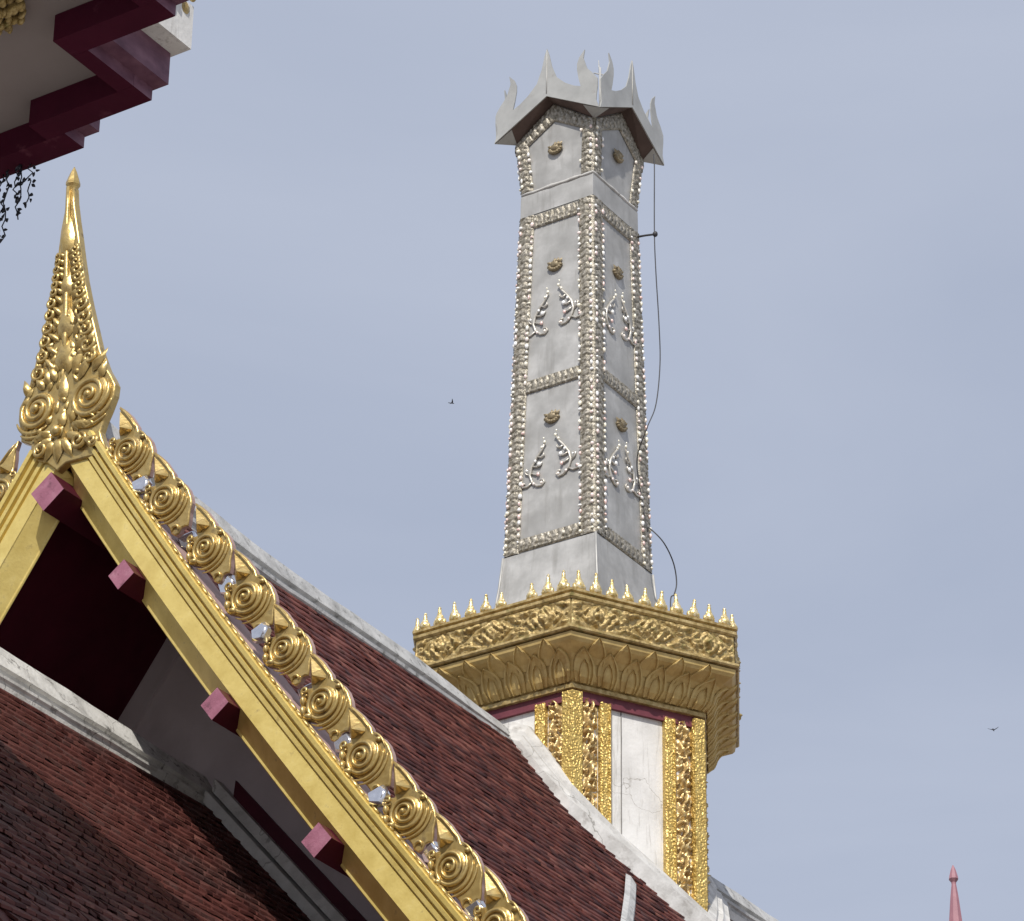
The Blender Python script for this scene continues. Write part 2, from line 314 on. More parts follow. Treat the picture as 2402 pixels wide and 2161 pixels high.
def tile_field(fn, s0, s1, t0, t1, dt, wd, th, keep=None, lift=0.02, jit=1.0):
    """rows of overlapping tiles laid on a slope: list of eight-point boxes"""
    tiles = []; t = t0; i = 0
    while t < t1:
        t_lo = t + dt * 1.25
        off = (wd / 2 if i % 2 else 0) + random.uniform(-0.01, 0.01)
        n = int((s1 - s0) / wd) + 1
        row_t = random.uniform(-0.006, 0.006) * jit
        for j in range(n):
            a = s0 + off + j * wd
            if a + wd > s1: break
            gp = 0.005
            jt = random.uniform(-0.010, 0.010) * jit + row_t; jz = random.uniform(0.0, 0.010) * jit; sk = random.uniform(-0.005, 0.005) * jit
            if random.random() < 0.03: jz += 0.012; jt += 0.015
            ta, tb = t, t_lo + jt
            za, zb = fn(ta) - 0.006, fn(tb) + lift + jz
            zs = random.uniform(-0.004, 0.004) * jit
            tl = [(ta, a + gp, za), (ta, a + wd - gp, za), (tb + sk, a + wd - gp, zb + zs), (tb - sk, a + gp, zb - zs)]
            vs = [(x, y, Zz(z)) for x, y, z in tl] + [(x, y, Zz(z) - th) for x, y, z in tl]
            if keep is None or keep(tb, a): tiles.append(vs)
        t += dt; i += 1
    return tiles
TF = [(0, 1, 2, 3), (7, 6, 5, 4), (0, 4, 5, 1), (1, 5, 6, 2), (2, 6, 7, 3), (3, 7, 4, 0)]
def tiles_mesh(tiles, name, m_):
    v = np.array(tiles).reshape(-1, 3); n = len(tiles)
    f = (np.array(TF)[None] + (np.arange(n) * 8)[:, None, None]).reshape(-1, 4)
    me = bpy.data.meshes.new(name); me.from_pydata(v.tolist(), [], f.tolist()); me.materials.append(m_); me.update()
    return me
HEXS = 1.46
def in_tower(t, s): return abs(s) < 1.35 and abs(t) < 1.5 and (abs(t) * 0.5 + abs(s) * 0.866) < 1.27
ut = tile_field(roof, -8.18, 1.25, 0.16, 5.2, 0.075, 0.135, 0.018, keep=lambda t, s: not in_tower(t, s))
obj('tile_courses', tiles_mesh(ut, 'tile_courses', TILE), up_r, kind='stuff', label='small dark brown clay tiles in close courses on the upper roof')

rt3 = tile_field(roof3, 1.40, 5.0, 0.16, 3.0, 0.075, 0.135, 0.018)
obj('tile_courses', tiles_mesh(rt3, 'rear_tile_courses', TILE), re_r, kind='stuff', label='small brown clay tiles on the rear roof right of the tower')

# lower roof in front of the gable
lo_r = build_slope('lower_roof_slope', 1, -13.2, -6.24, roof2, 4.6, TILELOW)
lo_l = build_slope('lower_roof_slope', -1, -13.2, -6.24, roof2, 4.6, TILELOW)
lt = tile_field(roof2, -13.1, -6.30, 0.20, 4.5, 0.104, 0.105, 0.026, lift=0.027, jit=1.25)
def showing(vs): t, s, _ = vs[2]; return t < 2.4 and -10.9 + 0.5 * t < s + 0 * t and s < -6.9 + 0.1 * t
cand = sorted([v for v in lt if showing(v)], key=lambda v: v[2][1] * 0.5 - abs(v[2][0] - 1.0))
ids = set(id(v) for v in random.sample(cand, min(300, len(cand)))) if len(cand) > 300 else set(id(v) for v in cand)
cand_sorted = sorted(cand, key=lambda v: v[2][1])[:300]
ids = set(id(v) for v in cand_sorted)
rest = [v for v in lt if id(v) not in ids]
obj('tile_courses', tiles_mesh(rest, 'lower_tile_courses', TILELOW), lo_r, kind='stuff', label='reddish brown clay tiles in rough courses on the lower roof')
for v in cand_sorted:
    c = v[0]
    vs = [(p[0] - c[0], p[1] - c[1], p[2] - c[2]) for p in v]
    obj('roof_tile', tiles_mesh([vs], 'roof_tile', TILELOW), lo_r, loc=c)

# ridge caps
def ridge_frames(pts, base):
    """pts: (s, top level); profile b: 0 at the top, -1 at the base level"""
    return [lambda a, b, s=s, tp=tp: (a + 0.010 * noise.noise((s * 1.7, a * 3, 1.0)), s, Zz(lerp(tp, base, -b)) + 0.012 * noise.noise((s * 2.3, a * 5 + 3, b))) for s, tp in pts]
def dense(pts, st):
    out = []; x = pts[0][0]
    while x < pts[-1][0]: out.append((x, interp(pts, x))); x += st
    out.append(pts[-1]); return out
LCAP = [(-0.25, -1), (-0.25, -0.66), (-0.20, -0.62), (-0.17, -0.42), (-0.05, -0.03), (0, 0), (0.05, -0.03), (0.17, -0.40), (0.178, -0.43), (0.150, -0.46), (0.150, -0.56), (0.20, -0.585), (0.222, -0.60), (0.222, -0.64), (0.205, -0.67), (0.205, -1)]
UCAP = [(-0.25, -1), (-0.25, -0.66), (-0.205, -0.62), (-0.20, -0.52), (-0.12, -0.36), (-0.04, -0.03), (0, 0), (0.04, -0.03), (0.125, -0.33), (0.13, -0.36), (0.10, -0.39), (0.10, -0.48), (0.19, -0.56), (0.215, -0.58), (0.215, -0.64), (0.195, -0.67), (0.195, -1)]
CAP = [(-0.22, -1), (-0.22, -0.52), (-0.19, -0.46), (-0.16, -0.42), (-0.16, -0.20), (-0.19, -0.14), (-0.16, -0.03), (-0.08, 0), (0.08, 0), (0.16, -0.03), (0.19, -0.14), (0.16, -0.20), (0.16, -0.42), (0.19, -0.46), (0.22, -0.52), (0.22, -1)]
b = MB(); b.sweep(UCAP, ridge_frames(dense([(-8.2, 16.78), (-7.75, 16.70), (-7.17, 16.63), (-6.5, 16.54), (-5.63, 16.46), (-4.4, 16.43), (-3.06, 16.42), (-1.1, 16.27)], 0.18), 15.84))
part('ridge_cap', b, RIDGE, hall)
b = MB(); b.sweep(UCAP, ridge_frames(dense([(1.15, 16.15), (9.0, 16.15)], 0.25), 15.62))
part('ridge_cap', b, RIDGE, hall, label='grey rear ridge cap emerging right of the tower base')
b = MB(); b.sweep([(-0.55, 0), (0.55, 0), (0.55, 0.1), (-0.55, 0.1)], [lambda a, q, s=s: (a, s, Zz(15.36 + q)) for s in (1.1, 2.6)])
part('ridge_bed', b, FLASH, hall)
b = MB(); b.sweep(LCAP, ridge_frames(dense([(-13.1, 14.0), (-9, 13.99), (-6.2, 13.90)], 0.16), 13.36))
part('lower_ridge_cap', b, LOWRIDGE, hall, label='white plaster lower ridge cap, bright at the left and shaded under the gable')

# flashing where the roof meets the tower
ap = HEXS * math.cos(math.pi / 6)
fl = [(0.06, -ap - 0.05), (0.25, -ap - 0.05), (0.50, -ap - 0.05), (HEXS * 0.5 + 0.03, -ap - 0.05), (1.02, -0.86), (1.25, -0.46), (HEXS + 0.05, 0.0), (1.25, 0.46), (HEXS * 0.5 + 0.03, ap + 0.05)]
nrm = [(0.15, -1), (0.15, -1), (0.2, -0.98), (0.45, -0.89), (0.84, -0.5), (0.86, -0.5), (1, 0), (0.84, 0.5), (0.5, 0.87)]
fr = []
for (t, s), (nx, ny) in zip(fl, nrm):
    L = math.hypot(nx, ny); nx /= L; ny /= L
    fr.append(lambda a, q, t=t, s=s, nx=nx, ny=ny: (t + nx * a, s + ny * a, Zz(min(16.02, roof(max(0, t + nx * 0.1))) + q) + 0.012 * noise.noise((t * 4, s * 4, q * 4))))
b = MB(); b.sweep([(-0.08, 0.36), (0.02, 0.34), (0.10, 0.24), (0.11, 0.19), (0.16, 0.17), (0.18, 0.12), (0.20, 0.10), (0.23, 0.08), (0.25, -0.26), (-0.08, -0.3)], fr)
part('tower_flashing', b, FLASH, hall)
# plaster strip over the valley
b = MB()
vp = [(1.50, -1.42), (1.90, -2.10), (2.30, -2.80), (2.9, -3.85), (3.6, -5.05)]
b.sweep([(-0.055, -0.05), (-0.05, 0.06), (0, 0.085), (0.05, 0.06), (0.055, -0.05)], [lambda a, q, t=t, s=s: (t + a * 0.85, s + a * 0.5, Zz(roof(t + a * 0.85) + q)) for t, s in vp])
part('valley_strip', b, RIDGE, hall)

# gable wall set back under the roof, with a slight raised border, and the flashing of the lower roof on it
WS = -6.20
b = MB()
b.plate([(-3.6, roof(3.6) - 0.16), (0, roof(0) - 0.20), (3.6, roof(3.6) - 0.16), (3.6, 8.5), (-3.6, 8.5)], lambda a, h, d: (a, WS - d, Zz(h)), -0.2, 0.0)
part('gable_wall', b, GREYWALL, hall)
for sg in (-1,):
    b = MB(); path = [(t, roof(t) - 0.62) for t in (0.0, 0.44, 0.9, 2.0, 3.4)]
    b.sweep([(-0.04, 0), (0.04, 0), (0.03, 0.035), (-0.03, 0.035)], [lambda a, d, t=t, h=h: (sg * (t + a * 0.8), WS - d, Zz(h + a * 0.6)) for t, h in path])
    part('wall_moulding', b, GREYWALL, hall)
for k, (p0, p1, q0, q1, dd) in enumerate([(0.0, 0.13, 0.0, 0.0, 0.24), (0.16, 0.29, 0, 0, 0.15), (0.29, 0.45, 0, 0, 0.05)]):
    b = MB()
    b.sweep([(0, p0), (dd, p0), (dd - 0.02, p1), (0, p1)], [lambda d, q, t=t: (t, WS - d, Zz(roof2(t) + 0.02 + q)) for t in ((0.22, 0.24, 0.40)[k], 1.5, 3.0, 4.6)])
    part('lower_flashing', b, [FLASH, FLASH, MAROON][k], hall)

# walls and columns below, out of the picture
b = MB(); b.box(-3.5, 3.5, -6.0, 8.5, 0, Zz(9.3)); part('hall_body', b, HALLWALL, hall)
for t in (-3.6, 3.6):
    b = MB(); b.lathe([(0.3, 0), (0.3, 0.3), (0.24, 0.4), (0.22, Zz(9.0)), (0.3, Zz(9.2)), (0.3, Zz(9.6))], (t, -11.6, 0), n=14); part('porch_column', b, HALLWALL, hall)
b = MB(); b.plate([(-3.6, 9.0), (3.6, 9.0), (0, 13.1)], lambda a, h, d: (a, -12.2 - d, Zz(h)), -0.15, 0); part('lower_gable_wall', b, GREYWALL, hall)

# purlins with pink end faces
def purlin(tc_, hc, ang, sz, ln):
    b = MB(); c, s_ = math.cos(ang), math.sin(ang); q = sz / 2
    pts = [(-q, -q), (q, -q), (q, q), (-q, q)]
    pr = [(tc_ + a * c - d * s_, hc + a * s_ + d * c) for a, d in pts]
    b.sweep(pr, [lambda a, h, y=y: (a, y, Zz(h)) for y in (-8.50, -8.5 + ln)])
    b.mi[-2] = 1; b.mi[-1] = 1
    return part('purlin', b, [MAROON, PINK], hall)
for tc_, hc, ang, sz in [(-0.035, 15.70, R(37), 0.26), (0.845, 14.66, R(-54), 0.195), (1.905, 13.205, R(-53), 0.20), (2.97, 11.78, R(-51), 0.205), (4.0, 10.45, R(-50), 0.20)]:
    purlin(tc_, hc, ang, sz, 2.32)

# bargeboards: flat board and stepped mouldings swept down the gable edge
BB = [(0.05, 16.06), (0.13, 15.93), (0.75, 14.97), (1.19, 14.38), (1.63, 13.80), (2.29, 12.91), (2.91, 12.06), (3.71, 11.06), (4.7, 9.84)]
def perp(pts, i):
    a = pts[max(i - 1, 0)]; c = pts[min(i + 1, len(pts) - 1)]
    dx, dy = c[0] - a[0], c[1] - a[1]; L = math.hypot(dx, dy); return (-dy / L, dx / L)
BPROF = [(0.05, -0.30), (-0.12, -0.175), (-0.185, -0.170), (-0.193, -0.160), (-0.185, -0.150), (-0.165, -0.148), (-0.005, -0.010), (0.0, 0.0), (0.150, 0.0), (0.156, -0.016), (0.164, -0.016), (0.170, 0.016), (0.205, 0.022), (0.212, -0.010), (0.222, -0.010), (0.232, 0.040), (0.262, 0.048), (0.272, 0.010), (0.284, 0.010), (0.296, 0.064), (0.332, 0.072), (0.346, 0.020), (0.362, 0.006), (0.362, -0.30)]
BFIT = np.polyfit([p[0] for p in BB], [p[1] for p in BB], 3)
BB = [(t, float(np.polyval(BFIT, t))) for t in np.linspace(0.05, 4.7, 24)]
for sg in (1, -1):
    frs = []
    for i in range(61):                                    # a smooth, slightly hollow line through the measured points
        t = 0.05 + 4.65 * i / 60; h = float(np.polyval(BFIT, t)); sl = float(np.polyval(np.polyder(BFIT), t))
        L = math.hypot(1, sl); nx, ny = -sl / L, 1 / L
        frs.append(lambda v, d, t=t, h=h, nx=nx, ny=ny: (sg * max(0.004, t + nx * v), S0 - d, Zz(h + ny * v)))
    b = MB(); b.sweep(BPROF, frs)
    for q in range(60 * len(BPROF)):                        # the outer edge under the ornaments was never gilded
        if q % len(BPROF) >= len(BPROF) - 2: b.mi[q] = 1
    bo = part('bargeboard', b, [GOLDFLAT, MAUVE], hall)
    # carved scallops along the outer moulding
    b = MB(); L = 0.0; step = 0.115; acc = 0.0; rs = random.Random(5)
    for (t0, h0), (t1, h1) in zip(BB[1:], BB[2:]):
        dx, dy = t1 - t0, h1 - h0; ln = math.hypot(dx, dy); ux, uy = dx / ln, dy / ln; nx, ny = -uy, ux
        nx, ny = abs(nx), abs(ny)
        while acc < ln:
            for v, rr, ll in ((0.352, 0.018, 0.062),):
                cx, cy = t0 + ux * acc + nx * v, h0 + uy * acc + ny * v
                b.blob((sg * cx, S0 - 0.030, Zz(cy)), (ll * random.uniform(0.9, 1.35), 0.026, rr * random.uniform(0.7, 1.1)), 8, 5, ax=(Vector((sg * ux, 0, uy)), Vector((0, 1, 0)), Vector((sg * nx, 0, ny))))
            acc += step
        acc -= ln
    part('scallop_edge', b, GOLD, bo, kind='stuff')

# leaf ornaments along the bargeboards
ORN = [(-0.14, 0.497), (-0.085, 0.452), (-0.007, 0.37), (0.045, 0.292), (0.082, 0.238), (0.090, 0.205), (0.098, 0.180), (0.150, 0.148), (0.195, 0.110), (0.243, 0.043), (0.274, -0.036), (0.285, -0.097), (0.277, -0.133), (0.266, -0.18), (0.264, -0.243), (0.254, -0.304), (0.219, -0.297), (0.188, -0.304), (0.166, -0.348), (0.126, -0.365), (0.081, -0.333), (0.063, -0.28), (0.032, -0.239), (-0.014, -0.188), (-0.067, -0.147), (-0.126, -0.117), (-0.185, -0.087), (-0.203, -0.043), (-0.196, 0.006), (-0.208, 0.061), (-0.196, 0.09), (-0.184, 0.119), (-0.19, 0.153), (-0.17, 0.176), (-0.134, 0.168), (-0.111, 0.168), (-0.13, 0.238), (-0.13, 0.323), (-0.121, 0.411)]
LF = lambda a, b_, d: (a, -d, b_)
def spiral(c, r0, r1, a0, turns, fn=LF, d=0.02, n=46, tr0=0.024, tr1=0.014, dome=0.03, squash=1.0):
    pts = []; rad = []
    for i in range(n + 1):
        f = i / n; r = lerp(r0, r1, f); a = a0 - turns * 2 * math.pi * f
        pts.append(fn(c[0] + r * math.cos(a), c[1] + r * math.sin(a) * squash, d + dome * f)); rad.append(lerp(tr0, tr1, f) * (min(1, i / 4 + 0.35)))
    return pts, rad
def ridged_leaf(b, out, rid, fn, d0, d1, smooth=False):
    """a pointed leaf with a raised spine: outline vertices joined to the nearest point on the spine"""
    n = len(out)
    vs = [fn(a, q, d0) for a, q in out] + [fn(a, q, d0 + (d1 - d0) * (0.15 + 0.85 * i / max(1, len(rid) - 1))) for i, (a, q) in enumerate(rid)]
    near = [min(range(len(rid)), key=lambda k: (rid[k][0] - a) ** 2 + (rid[k][1] - q) ** 2) for a, q in out]
    fs = []
    for i in range(n):
        j = (i + 1) % n
        if near[i] == near[j]: fs.append((i, j, n + near[i]))
        else:
            fs.append((i, j, n + near[j])); lo, hi = near[i], near[j]
            st = 1 if hi > lo else -1
            for k in range(lo, hi, st): fs.append((i, n + k + st, n + k))
    b.add(vs, fs, 0, smooth)
def crescent(b, c, r, a0, a1, w_, d, fn=LF, n=14):
    pts = []; rad = []
    for i in range(n + 1):
        f = i / n; a = lerp(a0, a1, f)
        pts.append(fn(c[0] + r * math.cos(a), c[1] + r * math.sin(a), d)); rad.append(w_ * math.sin(math.pi * (0.08 + 0.9 * f)) + 0.003)
    b.tube(pts, rad, 6)
def ornament_meshes():
    out = {}
    b = MB(); b.plate(ORN, LF, -0.055, 0.0, bev=0.012, mi=0, side=1); out['leaf_ornament'] = fixn(b.mesh('leaf_ornament', [GOLD, MAUVE]))
    b = MB(); p, r_ = spiral((0.0, 0.005), 0.158, 0.022, R(35), 2.6, d=0.010, tr0=0.019, tr1=0.012, n=60); b.tube(p, r_, 7)
    b.blob((0.0, -0.050, 0.0), (0.024, 0.022, 0.024), 10, 6)
    b.blob((0.0, 0.004, 0.0), (0.150, 0.026, 0.150), 16, 8)
    out['scroll'] = fixn(b.mesh('scroll', GOLD))
    b = MB(); ridged_leaf(b, [(-0.126, 0.440), (-0.070, 0.372), (-0.010, 0.300), (0.030, 0.240), (0.030, 0.212), (-0.005, 0.196), (-0.042, 0.200), (-0.075, 0.182), (-0.105, 0.190), (-0.114, 0.240), (-0.119, 0.329)], [(-0.112, 0.410), (-0.088, 0.330), (-0.065, 0.260), (-0.042, 0.222)], LF, 0.004, 0.085)
    b.tube([LF(x, z, 0.012) for x, z in ((-0.125, 0.462), (-0.060, 0.405), (0.010, 0.315), (0.058, 0.248), (0.062, 0.215))], [0.003, 0.007, 0.008, 0.008, 0.003], 6)
    out['flame_leaf'] = fixn(b.mesh('flame_leaf', GOLD))
    b = MB()
    crescent(b, (0.01, 0.0), 0.190, R(5), R(-125), 0.014, 0.006); crescent(b, (0.02, -0.005), 0.222, R(-5), R(-105), 0.011, 0.005)
    crescent(b, (0.01, 0.0), 0.205, R(62), R(10), 0.009, 0.006); b.blob((0.16, -0.01, 0.105), (0.03, 0.025, 0.022), 8, 5); crescent(b, (0.13, -0.31), 0.035, R(200), R(-20), 0.014, 0.008, n=8)
    out['tail_ridge'] = fixn(b.mesh('tail_ridge', GOLD))
    b = MB()
    p, r_ = spiral((-0.155, 0.135), 0.04, 0.012, R(-60), 1.2, n=16, tr0=0.016, tr1=0.010, dome=0.02); b.tube(p, r_, 6)
    b.blob((-0.172, -0.02, 0.055), (0.026, 0.035, 0.045), 8, 5); b.blob((-0.168, -0.02, -0.035), (0.026, 0.04, 0.05), 8, 5); b.blob((-0.12, -0.02, -0.095), (0.05, 0.04, 0.028), 8, 5)
    crescent(b, (0.0, 0.0), 0.185, R(215), R(165), 0.017, 0.015, n=8)
    out['side_curl'] = fixn(b.mesh('side_curl', GOLD))
    return out
OM = ornament_meshes()
def ornament(t, h, sg, k, rot=0.0, sc_=1.0):
    o = obj('leaf_ornament', OM['leaf_ornament'], hall, loc=(t, S0, Zz(h)), scale=(sg * sc_, 1, sc_))
    o.rotation_euler = (random.uniform(-0.05, 0.05), rot + random.uniform(-0.05, 0.05), random.uniform(-0.05, 0.05)); o.scale = (sg * random.uniform(0.95, 1.04), 1, random.uniform(0.95, 1.04))
    for nm in ('scroll', 'flame_leaf', 'tail_ridge', 'side_curl'): obj(nm, OM[nm], o)
    return o
OC = [(0.713, 15.934), (1.145, 15.343), (1.624, 14.745), (2.066, 14.171), (2.476, 13.592), (2.874, 13.022), (3.28, 12.456), (3.706, 11.886), (4.138, 11.335), (4.555, 10.78), (4.98, 10.22)]
mk = MB(); mk.plate([(0.155, -0.335), (0.235, -0.315), (0.285, -0.40), (0.25, -0.50), (0.120, -0.465), (0.09, -0.36)], LF, -0.10, -0.03, bev=0.022)
MKM = fixn(mk.mesh('mirror_tile', MIRROR))
for i, (t, h) in enumerate(OC):
    ornament(t, h, 1, i); 
    if i < len(OC) - 1: o = obj('mirror_tile', MKM, hall, loc=(t + random.uniform(-0.01, 0.01), S0 - 0.015, Zz(h + 0.02))); o.rotation_euler = (random.uniform(-0.2, 0.2), 0, random.uniform(-0.3, 0.3))
    ornament(-t, h, -1, i)

# ------------------------------------------------------------------ the gilded finial at the apex
CH = [(-0.164, 19.126), (-0.114, 19.053), (-0.078, 18.975), (-0.085, 18.94), (-0.107, 18.901), (-0.088, 18.746), (-0.048, 18.548), (0.002, 18.329), (0.042, 18.133), (0.104, 17.859), (0.187, 17.563), (0.266, 17.307), (0.344, 17.053), (0.438, 16.831), (0.504, 16.723), (0.544, 16.642), (0.537, 16.54), (0.49, 16.416), (0.441, 16.31), (0.411, 16.216), (0.436, 16.141), (0.493, 16.021), (0.373, 15.989), (0.22, 15.999), (0.048, 16.007), (-0.043, 15.956), (-0.168, 16.07), (-0.327, 16.125), (-0.403, 16.216), (-0.367, 16.24), (-0.363, 16.308), (-0.487, 16.379), (-0.493, 16.451), (-0.537, 16.604), (-0.539, 16.727), (-0.489, 16.817), (-0.448, 16.911), (-0.428, 17.01), (-0.388, 17.104), (-0.371, 17.241), (-0.342, 17.357), (-0.315, 17.491), (-0.301, 17.666), (-0.265, 17.817), (-0.244, 18.028), (-0.225, 18.149), (-0.235, 18.262), (-0.224, 18.478), (-0.2, 18.655), (-0.196, 18.839), (-0.194, 18.941), (-0.229, 18.99), (-0.204, 19.056)]
GP = lambda a, h, d: (a, S0 - 0.03 - d, Zz(h))
b = MB(); b.plate([p for p in CH if p[1] < 18.93], GP, -0.075, 0.0, bev=0.014, mi=0, side=0)
ch = part('gable_finial', b, GOLD, hall, label='tall gilded flame finial at the gable apex')
def edge_x(h, side):
    best = None
    for (a0, h0), (a1, h1) in zip(CH, CH[1:] + CH[:1]):
        if (h0 - h) * (h1 - h) <= 0 and h0 != h1:
            x = a0 + (a1 - a0) * (h - h0) / (h1 - h0)
            if best is None or (x > best if side > 0 else x < best): best = x
    return best
def spine(h): return interp([(16.0, 0.0), (16.8, -0.03), (17.7, -0.07), (18.4, -0.13), (19.1, -0.165)], h)
def leaf3(b, c, ang, ln, wd, d0, d1, fn=GP):
    ca, sa = math.cos(ang), math.sin(ang)
    loc_ = lambda x, y: (c[0] + x * ca - y * sa, c[1] + x * sa + y * ca)
    out = [loc_(*p) for p in ((0, 0), (ln * 0.18, wd * 0.42), (ln * 0.42, wd * 0.5), (ln * 0.72, wd * 0.3), (ln, 0.0), (ln * 0.72, -wd * 0.3), (ln * 0.42, -wd * 0.5), (ln * 0.18, -wd * 0.42))]
    ridged_leaf(b, out, [loc_(*p) for p in ((ln * 0.9, 0), (ln * 0.6, 0), (ln * 0.3, 0))], fn, d0, d1, smooth=True)
for cc, r0, a0, tn in (((-0.306, 16.635), 0.185, R(150), -2.3), ((0.275, 16.602), 0.215, R(30), 2.4)):
    b = MB(); p, r_ = spiral(cc, r0, 0.03, a0, tn, fn=GP, d=0.01, tr0=0.028, tr1=0.018, n=54); b.tube(p, r_, 7)
    b.blob(GP(cc[0], cc[1], 0.045), (0.04, 0.03, 0.04), 10, 6); b.blob(GP(cc[0], cc[1], 0.0), (r0 * 0.95, 0.03, r0 * 0.95), 16, 8)
    sx = -1 if tn < 0 else 1
    crescent(b, (cc[0] + 0.01 * sx, cc[1]), r0 + 0.045, R(-20) if sx > 0 else R(200), R(-125) if sx > 0 else R(305), 0.02, 0.008, fn=GP)
    crescent(b, (cc[0], cc[1]), r0 + 0.09, R(-50) if sx > 0 else R(230), R(-110) if sx > 0 else R(290), 0.016, 0.006, fn=GP)
    part('volute', b, GOLD, ch)
# long drop leaves on the spine
for h0, ln, wd, d in ((18.12, 0.55, 0.17, 0.09), (17.70, 0.34, 0.15, 0.09), (17.26, 0.42, 0.22, 0.08), (16.95, 0.36, 0.26, 0.085), (16.62, 0.34, 0.12, 0.07)):
    b = MB(); leaf3(b, (spine(h0), h0), R(95), ln, wd, 0.005, d); part('drop_leaf', b, GOLD, ch)
b = MB(); b.tube([GP(spine(h), h, 0.015) for h in (18.9, 18.7, 18.5, 18.2, 17.9, 17.6, 17.3, 17.0)], [0.02, 0.022, 0.025, 0.026, 0.028, 0.03, 0.03, 0.02], 7); part('spine_rib', b, GOLD, ch)
# rows of small curls up both edges
for side in (-1, 1):
    h = 17.0; k = 0
    while h < 18.2:
        ex = edge_x(h, side); sp = spine(h); wdt = abs(ex - sp)
        b = MB()
        c = (lerp(sp, ex, 0.70), h); rr = max(0.034, min(0.085, wdt * 0.27)) * random.uniform(0.85, 1.15)
        p, r_ = spiral(c, rr, 0.012, R(90) if side > 0 else R(90), 1.3 * side, fn=GP, d=0.012, n=16, tr0=0.022, tr1=0.012, dome=0.03); b.tube(p, r_, 6)
        leaf3(b, (lerp(sp, ex, 0.25), h - 0.03), (R(48) if side > 0 else R(132)) + random.uniform(-0.2, 0.2), max(0.10, wdt * 0.8), 0.06, 0.004, 0.06)
        leaf3(b, (lerp(sp, ex, 0.75), h + 0.01), (R(75) if side > 0 else R(105)) + random.uniform(-0.2, 0.2), rr * 1.7, rr * 0.7, 0.004, 0.05)
        part('edge_curl', b, GOLD, ch)
        h += rr * 1.75
# feathers between the volutes and foliage at the foot
b = MB()
for a, x, hh, ln in ((R(70), 0.06, 16.86, 0.34), (R(82), 0.0, 16.9, 0.30), (R(60), 0.13, 16.80, 0.34), (R(115), -0.12, 16.86, 0.24), (R(105), -0.19, 16.84, 0.22), (R(125), -0.25, 16.82, 0.2), (R(50), 0.28, 16.84, 0.26), (R(75), 0.38, 16.74, 0.2), (R(110), -0.42, 16.8, 0.2)):
    leaf3(b, (x, hh), a, ln, 0.085, 0.01, 0.075)
part('feather_leaf', b, GOLD, ch)
rl = random.Random(11)
for h in np.arange(16.30, 17.55, 0.085):
    x0, x1 = edge_x(h, -1), edge_x(h, 1); x = x0 + 0.05
    while x < x1 - 0.05:
        if math.hypot(x + 0.306, h - 16.635) > 0.20 and math.hypot(x - 0.275, h - 16.602) > 0.23 and rl.random() > 0.2:
            b = MB(); a = R(90) + (spine(h) - x) * -1.6 + rl.uniform(-0.35, 0.35)
            leaf3(b, (x, h - 0.02), a, rl.uniform(0.09, 0.15), rl.uniform(0.035, 0.06), 0.006, rl.uniform(0.03, 0.055)); part('small_leaf', b, GOLD, ch)
        x += rl.uniform(0.06, 0.10)
b = MB()
for a, x, hh, ln, wd in ((R(-90), -0.04, 16.28, 0.26, 0.14), (R(-62), 0.0, 16.27, 0.26, 0.1), (R(-118), -0.08, 16.27, 0.24, 0.1), (R(-30), 0.03, 16.3, 0.3, 0.1), (R(-150), -0.1, 16.3, 0.26, 0.1), (R(-8), 0.08, 16.36, 0.28, 0.09), (R(-172), -0.12, 16.36, 0.24, 0.09), (R(-40), 0.24, 16.2, 0.22, 0.09), (R(88), -0.02, 16.36, 0.22, 0.1), (R(70), 0.08, 16.38, 0.18, 0.07)):
    leaf3(b, (x, hh), a, ln, wd, 0.01, 0.075)
for cx, cy, rr, sg in ((0.2, 16.17, 0.085, 1), (-0.22, 16.2, 0.08, -1), (0.36, 16.12, 0.05, 1)):
    p, r_ = spiral((cx, cy), rr, 0.02, R(90), 1.5 * sg, fn=GP, d=0.02, n=22, tr0=0.024, tr1=0.016); b.tube(p, r_, 6)
b.blob(GP(-0.05, 16.33, 0.05), (0.055, 0.045, 0.055), 10, 6)
part('foot_foliage', b, GOLD, ch)
b = MB(); b.lathe([(0.036, -0.06), (0.040, 0.0), (0.052, 0.035), (0.066, 0.06), (0.066, 0.085), (0.050, 0.14), (0.030, 0.20), (0.004, 0.26)], (-0.150, S0 + 0.01, Zz(18.885)), n=8, smooth=False); part('finial_tip', b, GOLD, ch)

# ================================================================== chimney tower
tower = thing('crematorium_chimney', 'grey sheet metal chimney with flame shaped cap on a gilded hexagonal tower base', 'chimney', (TX, TY, 0), GA)
HEXA = R(-60)                                             # local angle of the front corner
def hx(S, k, z): a = HEXA + k * math.pi / 3; return (S * math.cos(a), S * math.sin(a), z)
def hexloft(prof, name, m_, parent=tower, **kw):
    b = MB()
    b.sweep([(S, z) for S, z in prof], [lambda S, z, k=k: hx(S, k, Zz(z)) for k in range(6)], closed=True)
    return part(name, b, m_, parent, **kw)
hexloft([(0.02, 2.0), (1.43, 2.0), (1.43, 16.62), (0.02, 16.62)], 'tower_wall', PLASTER)
hexloft([(1.40, 16.47), (1.475, 16.47), (1.475, 16.585), (1.40, 16.585)], 'maroon_band', BANDMAROON)
